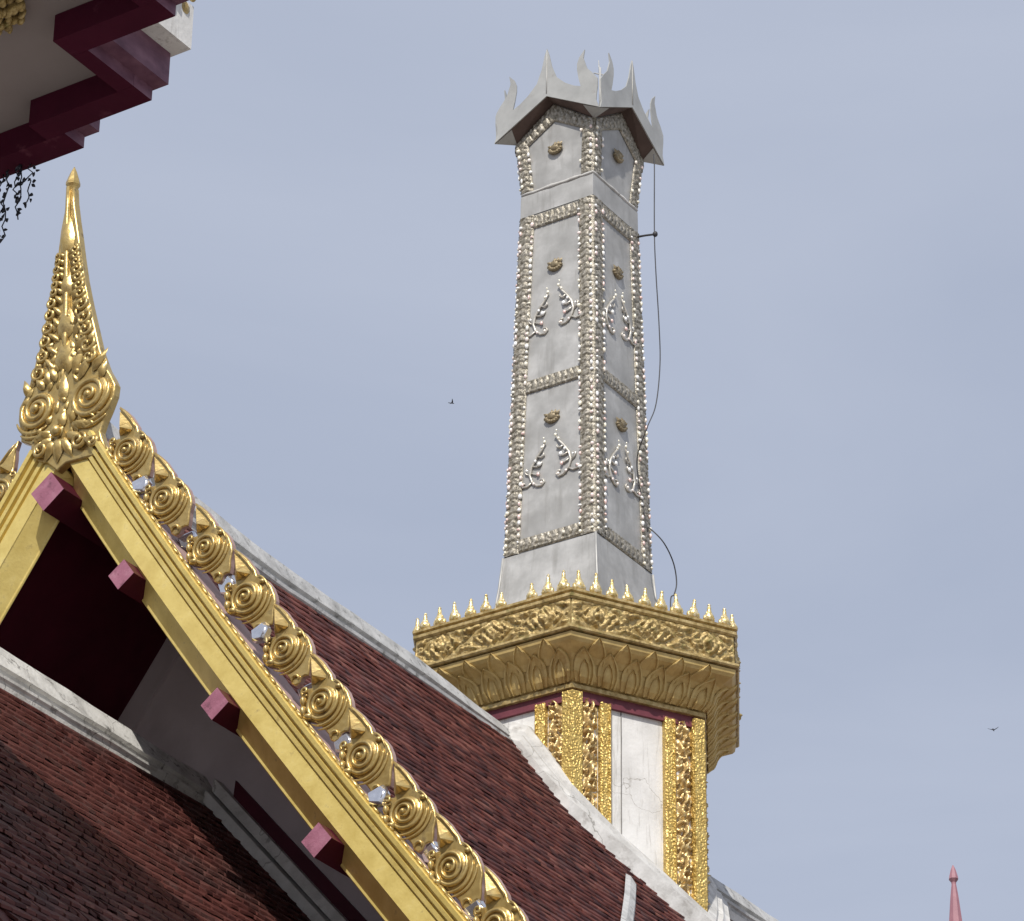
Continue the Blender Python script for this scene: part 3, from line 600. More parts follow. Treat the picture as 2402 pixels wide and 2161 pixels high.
# faces: local frame of face f (0: right front; -1: left front), u along the face, o outwards
def facefn(k):
    a = HEXA + (k + 0.5) * math.pi / 3; n = Vector((math.cos(a), math.sin(a), 0)); u = Vector((-n.y, n.x, 0))
    return n, u
def f0(u_, o_, z, apo):                                   # face 0 mapping, other faces are turned copies
    n, u = facefn(0); p = n * (apo + o_) + u * u_; return (p.x, p.y, Zz(z))
APO = 1.43 * math.cos(math.pi / 6)
def vine(x, y):
    h = 0.0
    x0 = 0.38 * math.sin(2 * math.pi * y / 2.4)
    h += 0.55 * math.exp(-((x - x0) / 0.17) ** 2)
    k = round(y / 1.2 - 0.5); yc = (k + 0.5) * 1.2; xc = -0.40 * (1 if k % 2 == 0 else -1)
    dx, dy = x - xc, y - yc; r = math.hypot(dx, dy); th = math.atan2(dy, dx) * (1 if k % 2 == 0 else -1)
    h += 0.85 * max(0, math.cos(th * 2 + r * 10.0)) * math.exp(-(r / 0.62) ** 2)
    k2 = round(y / 1.2); yc = k2 * 1.2; xc = 0.55 * (1 if k2 % 2 == 0 else -1)
    dx, dy = x - xc, y - yc; r = math.hypot(dx, dy); th = math.atan2(dy, dx)
    h += 0.6 * max(0, math.cos(th * 3 - r * 7)) * math.exp(-(r / 0.5) ** 2)
    h += 0.35 * noise.noise((x * 3.1, y * 3.1, 4.0)) + 0.15 * noise.noise((x * 8, y * 8, 2.0))
    return h
ZB, ZT = 13.6, 16.50
def carved(u0, u1, seed):
    b = MB(); wv = abs(u1 - u0) / 2; uc = (u0 + u1) / 2
    def fn(u, v):
        x = 2 * u - 1; z = lerp(ZB, ZT, v); y = (z - ZB) / 0.145 + seed
        e = min(1, (1 - abs(x)) * 6)
        return f0(uc + x * wv, 0.004 + 0.095 * e * max(-0.1, vine(x, y * 1.0)), z, APO)
    b.grid(18, 220, fn); return fixn(b.mesh('carved_panel', CARVED))
CM = [carved(-0.633, -0.437, 0.0), carved(0.437, 0.633, 5.3)]
def bar(u0, u1, o1, name, m_, lip=True):
    b = MB()
    pr = [(u0, -0.02), (u0, o1), (u0 + 0.018, o1 + 0.02), (u0 + 0.03, o1), (u1 - 0.03, o1), (u1 - 0.018, o1 + 0.02), (u1, o1), (u1, -0.02)]
    b.sweep(pr, [lambda u, o, z=z: f0(u, o, z, APO) for z in (ZB, ZT)]); return fixn(b.mesh(name, m_))
BM = [bar(-0.428, -0.306, 0.06, 'edge_strip', CHASED), bar(0.306, 0.428, 0.06, 'edge_strip', CHASED)]
b = MB(); n0, u0 = facefn(0); n1, u1 = facefn(-1)
def cpt(side, along, o):
    n, u = (n0, u0) if side > 0 else (n1, u1); half = (APO + 0.0) * math.tan(math.pi / 6)
    return n * (APO + o) + u * (-(half - along) if side > 0 else (half - along))
def corner_o(o): v = Vector(hx(1, 0, 0)); v.z = 0; return v * ((APO + o) / math.cos(math.pi / 6))
ring = [cpt(1, 0.088, -0.02), cpt(1, 0.088, 0.045), cpt(1, 0.075, 0.075), corner_o(0.075), cpt(-1, 0.075, 0.075), cpt(-1, 0.088, 0.045), cpt(-1, 0.088, -0.02)]
b.sweep([(i, 0) for i in range(len(ring))], [lambda i, q, z=z: (ring[int(i)].x, ring[int(i)].y, Zz(z)) for z in (ZB, ZT + 0.06)])
CS = fixn(b.mesh('corner_strip', CHASED))
for k in range(6):
    rz = k * math.pi / 3
    obj('carved_panel', CM[0], tower, rz=rz); obj('carved_panel', CM[1], tower, rz=rz)
    obj('edge_strip', BM[0], tower, rz=rz); obj('edge_strip', BM[1], tower, rz=rz)
    obj('corner_strip', CS, tower, rz=rz)
b = MB(); b.tube([f0(-0.165 + 0.006 * noise.noise((z * 3, 0, 0)), 0.004, z, APO) for z in np.linspace(14.0, 16.47, 24)], 0.006, 5); part('wall_conduit', b, CONDUIT, tower)
# flange, flared underside with lotus petals, frieze, mouldings
FL = [(1.40, 16.585), (1.525, 16.585), (1.530, 16.625), (1.505, 16.655), (1.555, 16.675), (1.595, 16.715), (1.615, 16.77), (1.640, 16.83), (1.695, 16.885), (1.775, 16.925), (1.845, 16.955), (1.875, 16.985), (1.885, 17.03), (1.40, 17.05)]
hexloft([FL[0], FL[1], FL[2], FL[3], (1.40, 16.656)], 'flange_moulding', OLDGOLD)
hexloft([(1.40, 16.657)] + FL[3:], 'flared_soffit', PETALGOLD)
PP = FL[3:13]
plen = [0]
for (a, z), (c, z2) in zip(PP, PP[1:]): plen.append(plen[-1] + math.hypot(c - a, z2 - z))
def pmap(uu, v, o):                                       # uu in metres along the face at the bottom, scaled with S
    d = v * plen[-1]
    for i in range(len(PP) - 1):
        if plen[i] <= d <= plen[i + 1] + 1e-9: break
    f = (d - plen[i]) / (plen[i + 1] - plen[i]); S = lerp(PP[i][0], PP[i + 1][0], f); z = lerp(PP[i][1], PP[i + 1][1], f)
    tx, tz = PP[i + 1][0] - PP[i][0], PP[i + 1][1] - PP[i][1]; L = math.hypot(tx, tz)
    apo = S * math.cos(math.pi / 6)
    return f0(uu * S / 1.505, o * tz / L, z - o * tx / L, apo)
def petal(uc, wd, v0, v1, o):
    b = MB(); rows = 7
    prof = [(0, 0.86), (0.25, 1.0), (0.45, 0.96), (0.62, 0.80), (0.78, 0.55), (0.90, 0.28), (1.0, 0.02)]
    vs = []
    for f, wf in prof:
        v = lerp(v0, v1, f); hw = wd / 2 * wf
        vs += [pmap(uc - hw, v, 0.001), pmap(uc - hw, v, o), pmap(uc - hw * 0.78, v, o + 0.008), pmap(uc - hw * 0.70, v, o - 0.010), pmap(uc, v, o - 0.002), pmap(uc + hw * 0.70, v, o - 0.010), pmap(uc + hw * 0.78, v, o + 0.008), pmap(uc + hw, v, o), pmap(uc + hw, v, 0.001)]
    fs = [(i * 9 + j, i * 9 + j + 1, (i + 1) * 9 + j + 1, (i + 1) * 9 + j) for i in range(6) for j in range(8)]
    b.add(vs, fs, 0, False)
    return fixn(b.mesh('lotus_petal', PETALGOLD))
NP = 6; pw = 1.505 / NP
pm = [petal((i + 0.5) * pw - 0.7525, pw * 0.90, 0.06, 0.74, 0.022) for i in range(NP)] + [petal(i * pw - 0.7525, pw * 0.74, 0.42, 0.98, 0.014) for i in range(1, NP)] + [petal((i + 0.5) * pw - 0.7525, pw * 0.44, 0.06, 0.50, 0.032) for i in range(NP)]
for k in range(6):
    for me in pm: obj('lotus_petal', me, tower, rz=k * math.pi / 3)
# corner petals
hexloft([(1.40, 17.045), (1.915, 17.045), (1.93, 17.06), (1.925, 17.085), (1.895, 17.10), (1.40, 17.10)], 'frieze_moulding', OLDGOLD)
hexloft([(1.40, 17.102), (1.872, 17.102), (1.862, 17.40), (1.40, 17.40)], 'frieze_core', OLDGOLD)
hexloft([(1.40, 17.402), (1.885, 17.402), (1.905, 17.42), (1.905, 17.45), (1.88, 17.455), (1.88, 17.47), (1.91, 17.48), (1.91, 17.505), (1.40, 17.52)], 'crown_moulding', OLDGOLD)
def frieze(x, y):                                         # x along in cell units, y -1..1
    k = math.floor(x); cx = 2 * (x - k) - 1
    q = abs(cx) + abs(y) * 0.9
    h = -0.9 * math.exp(-((q - 1) / 0.09) ** 2)
    if q < 1: h += 0.9 * (1 - q) + 0.40 * math.sin(abs(cx) * 22 + abs(y) * 9)
    else: r = math.hypot(abs(cx) - 1, abs(y) - 1); h += 0.7 * (1 - r) + 0.4 * math.cos(r * 16)
    return h + 0.8 * noise.noise((x * 9, y * 3.5, 1.5)) + 0.6 * noise.noise((x * 22, y * 8, 7))
b = MB()
def ffn(u, v):
    S = lerp(1.868, 1.858, v); half = S / 2; e = min(1, v * 6, (1 - v) * 6)
    return f0((2 * u - 1) * half, 0.015 + 0.042 * e * frieze(u * 3.0, 2 * v - 1) * min(1, u * 30, (1 - u) * 30), lerp(17.10, 17.402, v), S * math.cos(math.pi / 6))
b.grid(170, 22, ffn)
FM = fixn(b.mesh('frieze_panel', OLDGOLD))
for k in range(6): obj('frieze_panel', FM, tower, rz=k * math.pi / 3)
# glass finials standing on the crown
b = MB()
b.lathe([(0.034, 0.0), (0.052, 0.02), (0.058, 0.05), (0.046, 0.085), (0.030, 0.115), (0.021, 0.15), (0.021, 0.175), (0.012, 0.19), (0.020, 0.20), (0.004, 0.22)], n=8)
for sx in (-1, 1): b.blob((sx * 0.045, 0, 0.04), (0.030, 0.024, 0.042), 6, 4); b.blob((sx * 0.026, 0, 0.095), (0.018, 0.018, 0.03), 6, 4)
SPK = fixn(b.mesh('crown_finial', GLASSGOLD))
n, u = facefn(0)
NS = 10
for k in range(6):
    a = HEXA + (k + 0.5) * math.pi / 3; n = Vector((math.cos(a), math.sin(a), 0)); u = Vector((-n.y, n.x, 0)); S = 1.86
    for i in range(NS):
        if k == 5 and i == 6: continue                     # one is missing on the left front side
        p = n * (S * math.cos(math.pi / 6)) + u * (((i + 0.5) / NS - 0.5) * S)
        s_ = random.uniform(0.9, 1.12)
        o = obj('crown_finial', SPK, tower, loc=(p.x, p.y, Zz(17.505)), rz=a + math.pi / 2 + random.uniform(-0.2, 0.2), scale=(1, 1, s_))
        o.rotation_euler[0] = random.uniform(-0.08, 0.08); o.rotation_euler[1] = random.uniform(-0.08, 0.08)
# gilt relief foot between finials
b = MB()
def foot(u, v):
    S = 1.90; x = u * 40
    return f0((2 * u - 1) * S / 2, -0.02 - 0.05 * v, 17.50 + 0.05 * v * (0.6 + 0.4 * abs(math.sin(x * 1.6))) + 0.0, S * math.cos(math.pi / 6))
b.grid(80, 3, foot); FT = fixn(b.mesh('crown_crest', OLDGOLD))
for k in range(6): obj('crown_crest', FT, tower, rz=k * math.pi / 3)

# ------------------------------------------------------------------ square metal shaft; face 0 looks along -y, the others are turned copies
def wid(z): return 1.112 - 0.0423 * (z - 18.726)
def sqloft(prof, name, m_, **kw):
    b = MB(); cs = [(-1, -1), (1, -1), (1, 1), (-1, 1)]
    b.sweep(prof, [lambda h, z, c=c: (c[0] * h, c[1] * h, Zz(z)) for c in cs], closed=True)
    return part(name, b, m_, tower, **kw)
sqloft([(0.02, 17.4), (0.74, 17.4), (0.695, 17.62), (0.645, 17.95), (0.60, 18.35), (0.572, 18.72), (0.02, 18.72)], 'shaft_skirt', STEEL)
for cx, cy in ((-1, -1), (1, -1), (1, 1), (-1, 1)):
    b = MB(); b.tube([(cx * (h + 0.002), cy * (h + 0.002), Zz(z)) for h, z in ((0.74, 17.4), (0.695, 17.62), (0.645, 17.95), (0.60, 18.35), (0.572, 18.72))], 0.014, 6); part('skirt_seam', b, STEEL, tower)
ZL = 23.28
sqloft([(0.02, 18.722)] + [(wid(z) / 2, z) for z in (18.722, 20.0, 21.5, 22.98)] + [(0.02, 22.98)], 'shaft_body', STEEL)
sqloft([(0.30, 22.982), (0.474, 22.982), (0.472, 23.25), (0.464, 23.285), (0.30, 23.29)], 'shaft_collar', STEEL)
b = MB()                                                   # pale sealant bead along the top of the collar
pts = []
for cx, cy, ex, ey in ((-1, -1, 1, -1), (1, -1, 1, 1)):
    for i in range(13):
        f = i / 12; pts.append((lerp(cx, ex, f) * 0.466, lerp(cy, ey, f) * 0.466, Zz(23.285 + 0.012 * noise.noise((f * 7, cx, cy)))))
b.tube(pts, [0.016 + 0.016 * abs(noise.noise((i * 0.7, 1, 2))) for i in range(len(pts))], 6); part('sealant_bead', b, FLASH, tower)
WT0, WT1, ZE, ZP = 0.455, 0.507, 23.955, 24.31
WTP = WT0 + (WT1 - WT0) * (ZP - 23.26) / (ZE - 23.26)
b = MB(); vs = []
cs = [(-1, -1), (1, -1), (1, 1), (-1, 1)]
for cx, cy in cs: vs.append((cx * WT0, cy * WT0, Zz(23.26)))
for cx, cy in cs: vs.append((cx * WT1, cy * WT1, Zz(ZE)))
for cx, cy in ((0, -1), (1, 0), (0, 1), (-1, 0)): vs.append((cx * WTP, cy * WTP, Zz(ZP)))
fs = [(i, (i + 1) % 4, 4 + (i + 1) % 4, 8 + i, 4 + i) for i in range(4)]
b.add(vs, fs); part('upper_shaft', b, STEEL, tower)

def chain(x, y):                                           # x across -1..1, y along in units of the band width
    yy = y * 2.1 + 0.45 * abs(x) + 0.06 * noise.noise((x * 2, y * 2, 9))
    g_ = abs(math.sin(math.pi * yy))
    h = 1.1 * min(1.0, g_ * 1.9) - 0.2
    h -= 0.7 * math.exp(-((abs(x) - 0.62) / 0.09) ** 2)
    h += 0.35 * math.cos(2.5 * math.pi * x) * (0.5 + 0.5 * math.cos(2 * math.pi * yy))
    return h + 0.45 * noise.noise((x * 4, y * 6.5, 3.3)) + 0.25 * noise.noise((x * 9, y * 11, 1.1))
def band(name, P, across, along, ln, w_, nu, nv, depth=0.021):
    """P(f) -> corner points; generic relief strip with edges brought down to the sheet"""
    b = MB()
    def fn(u, v):
        x = 2 * u - 1; e = min(1, (1 - abs(x)) * 5 + 0.0)
        return P(u, v, 0.004 + depth * e * (0.6 + 0.7 * chain(x, v * ln / w_)))
    b.grid(nu, nv, fn); return b
def shaftP(u0, u1, z0, z1):
    return lambda u, v, o: (lerp(u0(lerp(z0, z1, v)), u1(lerp(z0, z1, v)), u), -(wid(lerp(z0, z1, v)) / 2 + o), Zz(lerp(z0, z1, v)))
CW = 0.178
mL = fixn(band('corner_band', shaftP(lambda z: -wid(z) / 2 - 0.012, lambda z: -wid(z) / 2 + CW, 18.73, 22.97), 0, 0, 4.24, CW, 12, 440).mesh('corner_band', SILVER))
mR = fixn(band('corner_band', shaftP(lambda z: wid(z) / 2 - CW, lambda z: wid(z) / 2 + 0.012, 18.73, 22.97), 0, 0, 4.24, CW, 12, 440).mesh('corner_band', SILVER))
def hband(z0, z1):
    def P(u, v, o):
        z = lerp(z0, z1, u); hw = wid(z) / 2 - CW * 0.97
        return (lerp(-hw, hw, v), -(wid(z) / 2 + o), Zz(z))
    return fixn(band('cross_band', P, 0, 0, 0.7, z1 - z0, 12, 70).mesh('cross_band', SILVER))
HB = [hband(18.74, 18.90), hband(20.67, 20.835), hband(22.79, 22.965)]
def bead_rows(us, z0, z1, step, fw, r=0.020, skip=0.22):
    b = MB(); z = z0
    while z < z1:
        for u in us:
            if random.random() > skip:
                w_ = fw(z); x = u(z)
                b.blob((x + random.uniform(-0.004, 0.004), -(w_ + 0.028), Zz(z + random.uniform(-0.006, 0.006))), (r * random.uniform(0.6, 1.35), r * random.uniform(0.7, 1.1), r * random.uniform(0.7, 1.7)), 6, 4)
        z += step
    return fixn(b.mesh('bead_row', BEAD))
bL = bead_rows([lambda z: -wid(z) / 2 + 0.016, lambda z: -wid(z) / 2 + CW - 0.012], 18.78, 22.9, 0.078, lambda z: wid(z) / 2)
bR = bead_rows([lambda z: wid(z) / 2 - 0.016, lambda z: wid(z) / 2 - CW + 0.012], 18.78, 22.9, 0.078, lambda z: wid(z) / 2)
# upper shaft bands
def wu(z): return lerp(WT0, WT1, (z - 23.26) / (ZE - 23.26))
def upP(sg): return lambda u, v, o: (sg * lerp(wu(lerp(23.3, ZE, v)) + 0.01, wu(lerp(23.3, ZE, v)) - 0.15, u), -(wu(lerp(23.3, ZE, v)) + o), Zz(lerp(23.3, ZE, v)))
uL = fixn(band('corner_band', upP(-1), 0, 0, 0.65, 0.15, 12, 70).mesh('corner_band', SILVER)); uR = fixn(band('corner_band', upP(1), 0, 0, 0.65, 0.15, 12, 70).mesh('corner_band', SILVER))
ubL = bead_rows([lambda z: -wu(z) + 0.02, lambda z: -wu(z) + 0.145], 23.38, 23.9, 0.078, wu, skip=0.3); ubR = bead_rows([lambda z: wu(z) - 0.02, lambda z: wu(z) - 0.145], 23.38, 23.9, 0.078, wu, skip=0.3)
def gabP(sg):
    def P(u, v, o):
        x = lerp(0.0, WT1, v) * sg; zt = lerp(ZP, ZE, v) - 0.005; z = zt - (1 - u) * lerp(0.22, 0.16, v)
        return (x, -(wu(z) + 0.004 + o), Zz(z))
    return P
gL = fixn(band('gable_frieze', gabP(-1), 0, 0, 0.62, 0.2, 12, 60).mesh('gable_frieze', SILVER)); gR = fixn(band('gable_frieze', gabP(1), 0, 0, 0.62, 0.2, 12, 60).mesh('gable_frieze', SILVER))
# bosses
b = MB()
b.blob((0, -0.01, 0), (0.070, 0.045, 0.055), 12, 6)
for i in range(7):
    a = R(200 + i * 140 / 6); b.blob((0.070 * math.cos(a), -0.02, 0.062 * math.sin(a)), (0.034, 0.028, 0.022), 6, 4)
for x, hh in ((-0.055, 0.02), (0.0, 0.075), (0.062, 0.045), (0.03, 0.055)): leaf3(b, (x * 0.6, 0.0), math.atan2(hh + 0.02, x), 0.085, 0.05, 0.02, 0.06, fn=LF)
BOSS = fixn(b.mesh('lotus_boss', BRONZE))
# flame scrolls with glass beads
def flame_scroll(sg):
    b = MB(); q = lambda pts, r: b.tube([(sg * (x * 1.22 - 0.01), -0.016, z * 1.02) for x, z in pts], [r * (0.55 + 0.6 * math.sin(math.pi * (0.15 + 0.8 * i / (len(pts) - 1)))) for i in range(len(pts))], 6)
    q([(0.02, 0.26), (0.05, 0.19), (0.10, 0.12), (0.155, 0.02), (0.175, -0.08), (0.15, -0.17), (0.10, -0.225), (0.05, -0.235), (0.025, -0.20), (0.04, -0.165), (0.07, -0.17)], 0.013)
    q([(0.15, -0.17), (0.20, -0.205), (0.245, -0.20), (0.262, -0.17), (0.24, -0.15), (0.222, -0.17)], 0.012)
    q([(0.10, 0.12), (0.06, 0.10), (0.03, 0.12), (0.035, 0.15)], 0.011)
    q([(0.155, 0.02), (0.10, 0.0), (0.06, 0.02), (0.05, 0.05)], 0.011)
    q([(0.16, -0.06), (0.11, -0.09), (0.075, -0.07)], 0.010)
    q([(0.175, -0.08), (0.215, -0.05), (0.225, -0.01), (0.20, 0.01)], 0.009)
    return fixn(b.mesh('flame_scroll', FILIGREE))
FS = {1: flame_scroll(1), -1: flame_scroll(-1)}
def scroll_beads(sg):
    b = MB()
    for x, z, r in ((0.02, 0.27, 0.022), (0.05, 0.215, 0.02), (0.075, 0.02, 0.03), (0.085, -0.10, 0.026), (0.05, -0.21, 0.022), (0.245, -0.175, 0.02), (0.03, 0.32, 0.014), (0.13, -0.2, 0.02), (0.115, 0.07, 0.02), (0.2, -0.02, 0.016)):
        b.blob((sg * (x * 1.22 - 0.01), -0.026, z), (r * 0.8, r * 0.6, r * 0.9), 7, 5)
    return fixn(b.mesh('scroll_beads', BEAD))
SB = {1: scroll_beads(1), -1: scroll_beads(-1)}
for i in range(4):
    rz = i * math.pi / 2
    for me, bd in ((mL, bL), (mR, bR), (uL, ubL), (uR, ubR)):
        o = obj('corner_band', me, tower, rz=rz); q = obj('bead_row', bd, o, kind='stuff')
    for me in HB: obj('cross_band', me, tower, rz=rz)
    obj('gable_frieze', gL, tower, rz=rz); obj('gable_frieze', gR, tower, rz=rz)
    rot = Matrix.Rotation(rz, 3, 'Z')
    for z, hw in ((23.74, wu(23.74)), (22.22, wid(22.22) / 2), (20.29, wid(20.29) / 2)):
        obj('lotus_boss', BOSS, tower, loc=rot @ Vector((0, -hw, Zz(z))), rz=rz + random.uniform(-0.1, 0.1))
    for z in (21.63, 19.74):
        for sg, x, dz in ((-1, -0.062, -0.02), (1, 0.045, 0.03)):
            o = obj('flame_scroll', FS[sg], tower, loc=rot @ Vector((x, -wid(z) / 2, Zz(z + dz))), rz=rz); obj('bead', SB[sg], o, kind='stuff')
# cap: cross gabled roof with dark soffits and four flame boards
WO, ZO, ZQ = 0.684, 23.935, 24.325
b = MB()
def rotp(p, i): v = Matrix.Rotation(i * math.pi / 2, 3, 'Z') @ Vector(p); return (v.x, v.y, v.z)
for i in range(4):
    for sg in (-1, 1):
        b.add([rotp(p, i) for p in ((sg * WT1, -WT1, Zz(ZE)), (0, -WTP, Zz(ZP)), (0, -WO, Zz(ZQ)), (sg * WO, -WO, Zz(ZO)))], [(0, 1, 2, 3)])
part('cap_soffit', b, RUST, tower)
b = MB()
for i in range(4):
    for sg in (-1, 1):
        b.add([rotp(p, i) for p in ((sg * (WO - 0.01), -WO + 0.01, Zz(ZO + 0.03)), (0, -WO + 0.01, Zz(ZQ + 0.03)), (0, 0, Zz(ZQ + 0.03)))], [(0, 1, 2)])
part('cap_roof', b, STEEL, tower)
HALF = [(0.0, 24.965), (0.028, 24.88), (0.068, 24.70), (0.13, 24.535), (0.245, 24.415), (0.36, 24.335), (0.448, 24.295), (0.422, 24.40), (0.40, 24.53), (0.400, 24.61), (0.430, 24.69), (0.50, 24.77), (0.482, 24.66), (0.530, 24.51), (0.615, 24.405), (0.668, 24.325), (0.668, 24.22), (0.655, 24.12), (0.650, 24.04), (0.686, 23.935)]
flo = [(-x, z) for x, z in HALF[::-1][:-1]] + HALF
flo = flo + [(0.0, 24.325)]
b = MB(); b.plate([(x, z) for x, z in flo], lambda a, h, d: (a, -WO - d, Zz(h)), 0.0, 0.014)
FBM = fixn(b.mesh('flame_board', FLAMEST))
b = MB(); b.tube([(0, -WO - 0.015, Zz(z)) for z in (24.36, 24.6, 24.8, 24.95)], [0.008, 0.008, 0.007, 0.004], 5); SM = fixn(b.mesh('board_seam', STEEL))
for i in range(4):
    o = obj('flame_board', FBM, tower, rz=i * math.pi / 2); obj('board_seam', SM, o)
for i in range(4):
    b = MB()
    for a in (0, 1):
        tri = [(-WO, -WO, Zz(ZO - 0.004)), (-0.47, -WO + 0.004, Zz(24.048)), (-WT1, -WT1, Zz(ZE - 0.006))]
        if a: tri = [(p[1], p[0], p[2]) for p in tri]
        b.add([rotp(p, i) for p in tri] + [rotp((p[0], p[1], p[2] + 0.003), i) for p in tri], [(0, 1, 2), (5, 4, 3)])
    part('soffit_corner', b, FLAMEST, tower)
b = MB(); b.tube([(0.27, 0, Zz(24.3)), (0.27, 0, Zz(25.02))], 0.014, 6); b.tube([(0.20, -0.02, Zz(24.96)), (0.33, 0.03, Zz(24.91))], 0.009, 5); b.tube([(0.265, 0, Zz(24.93)), (0.25, 0, Zz(25.13))], [0.012, 0.004], 5)
part('lightning_rod', b, STEEL, tower)

# ------------------------------------------------------------------ loose cable beside the chimney
cable = thing('lightning_cable', 'thin dark cable hanging loose down the right side of the chimney', 'cable', (TX, TY, 0), GA)
def smooth_path(P, n=8):
    out = []
    for i in range(len(P) - 1):
        p0, p1, p2, p3 = [Vector(P[max(0, min(len(P) - 1, k))]) for k in (i - 1, i, i + 1, i + 2)]
        for j in range(n):
            t = j / n; out.append(0.5 * ((2 * p1) + (-p0 + p2) * t + (2 * p0 - 5 * p1 + 4 * p2 - p3) * t * t + (-p0 + 3 * p1 - 3 * p2 + p3) * t ** 3))
    out.append(Vector(P[-1])); return out
b = MB(); b.tube(smooth_path([(0.70, 0.45, Zz(23.95)), (0.78, 0.32, Zz(23.74)), (0.85, 0.211, Zz(23.56)), (0.85, 0.20, Zz(22.72)), (0.85, 0.226, Zz(22.21)), (0.85, 0.282, Zz(21.59)), (0.85, 0.296, Zz(21.09)), (0.85, 0.203, Zz(20.54)), (0.80, 0.09, Zz(20.2)), (0.58, 0.25, Zz(19.95)), (0.56, 0.40, Zz(19.5)), (0.62, 0.40, Zz(19.15))]), 0.0065, 5)
part('upper_run', b, WIRE, cable)
b = MB(); b.tube(smooth_path([(0.62, 0.40, Zz(19.15)), (0.80, 0.12, Zz(19.02)), (0.95, 0.158, Zz(18.83)), (0.95, 0.363, Zz(18.68)), (0.95, 0.431, Zz(18.47)), (0.95, 0.376, Zz(18.3)), (0.95, 0.302, Zz(18.18)), (1.0, 0.25, Zz(17.53))]), 0.0075, 5)
part('lower_run', b, WIRE, cable)
b = MB(); b.tube([(0.455, 0.466, Zz(22.94)), (0.66, 0.33, Zz(22.82)), (0.85, 0.20, Zz(22.70))], [0.014, 0.012, 0.012], 6); b.blob((0.86, 0.20, Zz(22.70)), (0.03, 0.03, 0.035), 8, 5)
part('bracket', b, WIRE, cable)

# ================================================================== eave of the nearer hall, upper left
ZEV = 14.96
near = thing('front_hall', 'stepped maroon and white eave corner of the nearer hall seen from below', 'building', (TX, TY, 0), GA)
def stair(dt, ds):
    # plan outline (t, s) of the stepped corner, from the far left round to the near right
    return [(-9.0, -13.345 + ds), (4.282 + dt, -13.345 + ds), (4.282 + dt, -13.549 + ds), (5.048 + dt, -13.549 + ds), (5.048 + dt, -14.26 + ds), (5.787 + dt, -14.26 + ds), (5.787 + dt, -14.97 + ds), (6.53 + dt, -14.97 + ds), (6.53 + dt, -24.0), (-9.0, -24.0)]
def slab(name, dt, ds, z0, z1, m_, **kw):
    b = MB(); b.plate(stair(dt, ds), lambda a, s, d: (a, s, Zz(d)), z0, z1, **{k: v for k, v in kw.items() if k in ('mi', 'side')}); return part(name, b, m_, near)
# downstand beams round the edge
for (t0, t1, s0_, s1_) in [(-9.0, 4.282, -13.558, -13.345), (4.125, 5.048, -13.764, -13.560), (4.912, 5.048, -14.26, -13.766), (4.912, 5.787, -14.469, -14.262), (5.65, 5.787, -14.97, -14.471), (5.65, 6.53, -15.18, -14.972), (6.39, 6.53, -23.0, -15.182)]:
    b = MB(); b.box(t0, t1, s0_, s1_, Zz(ZEV), Zz(ZEV + 0.215)); b.mi[3] = 1; part('eave_beam', b, [EAVEMAROON, EAVEFACE], near)  # the side towards +x takes the paler purple
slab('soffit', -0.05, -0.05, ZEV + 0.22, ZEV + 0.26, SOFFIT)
def rim(name, dt, ds, z0, z1, m_, back=0.34):
    """a moulding following the stepped outline"""
    o = stair(dt, ds); i_ = stair(dt - back, ds - back); b = MB()
    for k in range(0, 8):
        a, c, a2, c2 = o[k], o[k + 1], i_[k], i_[k + 1]
        vs = [(p[0], p[1], Zz(z)) for z in (z0, z1) for p in (a, c, c2, a2)]
        b.add(vs, [(0, 1, 2, 3), (7, 6, 5, 4), (0, 4, 5, 1), (2, 6, 7, 3)])
    return part(name, b, m_, near)
rim('eave_fascia', 0.12, 0.012, ZEV + 0.10, ZEV + 0.36, [EAVEFACE], back=0.20)
rim('white_fascia', 0.27, 0.05, ZEV + 0.362, ZEV + 0.72, [PLASTER], back=0.35)
slab('roof_deck', 0.15, 0.0, ZEV + 0.724, ZEV + 0.80, HALLWALL)
b = MB(); vs = [(x, y, Zz(z)) for x, y, z in ((-9, -13.6, ZEV + 0.82), (5.0, -14.2, ZEV + 0.82), (6.4, -24, ZEV + 0.82), (-9, -24, ZEV + 0.82), (-5.5, -19.5, ZEV + 5.0), (1.5, -19.5, ZEV + 5.0))]
b.add(vs, [(0, 1, 5, 4), (1, 2, 5), (2, 3, 4, 5), (3, 0, 4)]); part('hall_roof', b, TILE, near)
b = MB(); b.box(-8.5, 1.2, -23.5, -17.0, 0, Zz(ZEV + 0.2)); part('hall_wall', b, HALLWALL, near)
# gilded ornament on the white fascia corner
b = MB()
cx, cy = 5.048 + 0.28, -13.93
for k in range(7):
    a = R(-80 + k * 28)
    b.blob((cx + 0.01, cy + 0.22 + 0.13 * math.cos(a) - 0.1, Zz(ZEV + 0.78 + 0.12 * math.sin(a))), (0.03, 0.04, 0.03), 7, 5)
for k in range(5): b.blob((cx - 0.02, -13.59 - 0.15 * k, Zz(ZEV + 0.66 + 0.03 * (k % 2))), (0.03, 0.05, 0.055), 7, 5); b.blob((cx, -13.53 - 0.15 * k, Zz(ZEV + 0.80)), (0.03, 0.035, 0.06), 7, 5)
part('gilt_ornament', b, OLDGOLD, near)
# carved gilt boss under the soffit
b = MB()
for k in range(170):
    a = random.uniform(0, 2 * math.pi); r = random.uniform(0, 0.31)
    b.blob((4.58 + r * math.cos(a), -14.86 + r * math.sin(a), Zz(ZEV + 0.20 - 0.14 * (1 - r / 0.4))), (random.uniform(0.02, 0.05), random.uniform(0.015, 0.03), 0.045), 7, 5)
part('soffit_boss', b, OLDGOLD, near)

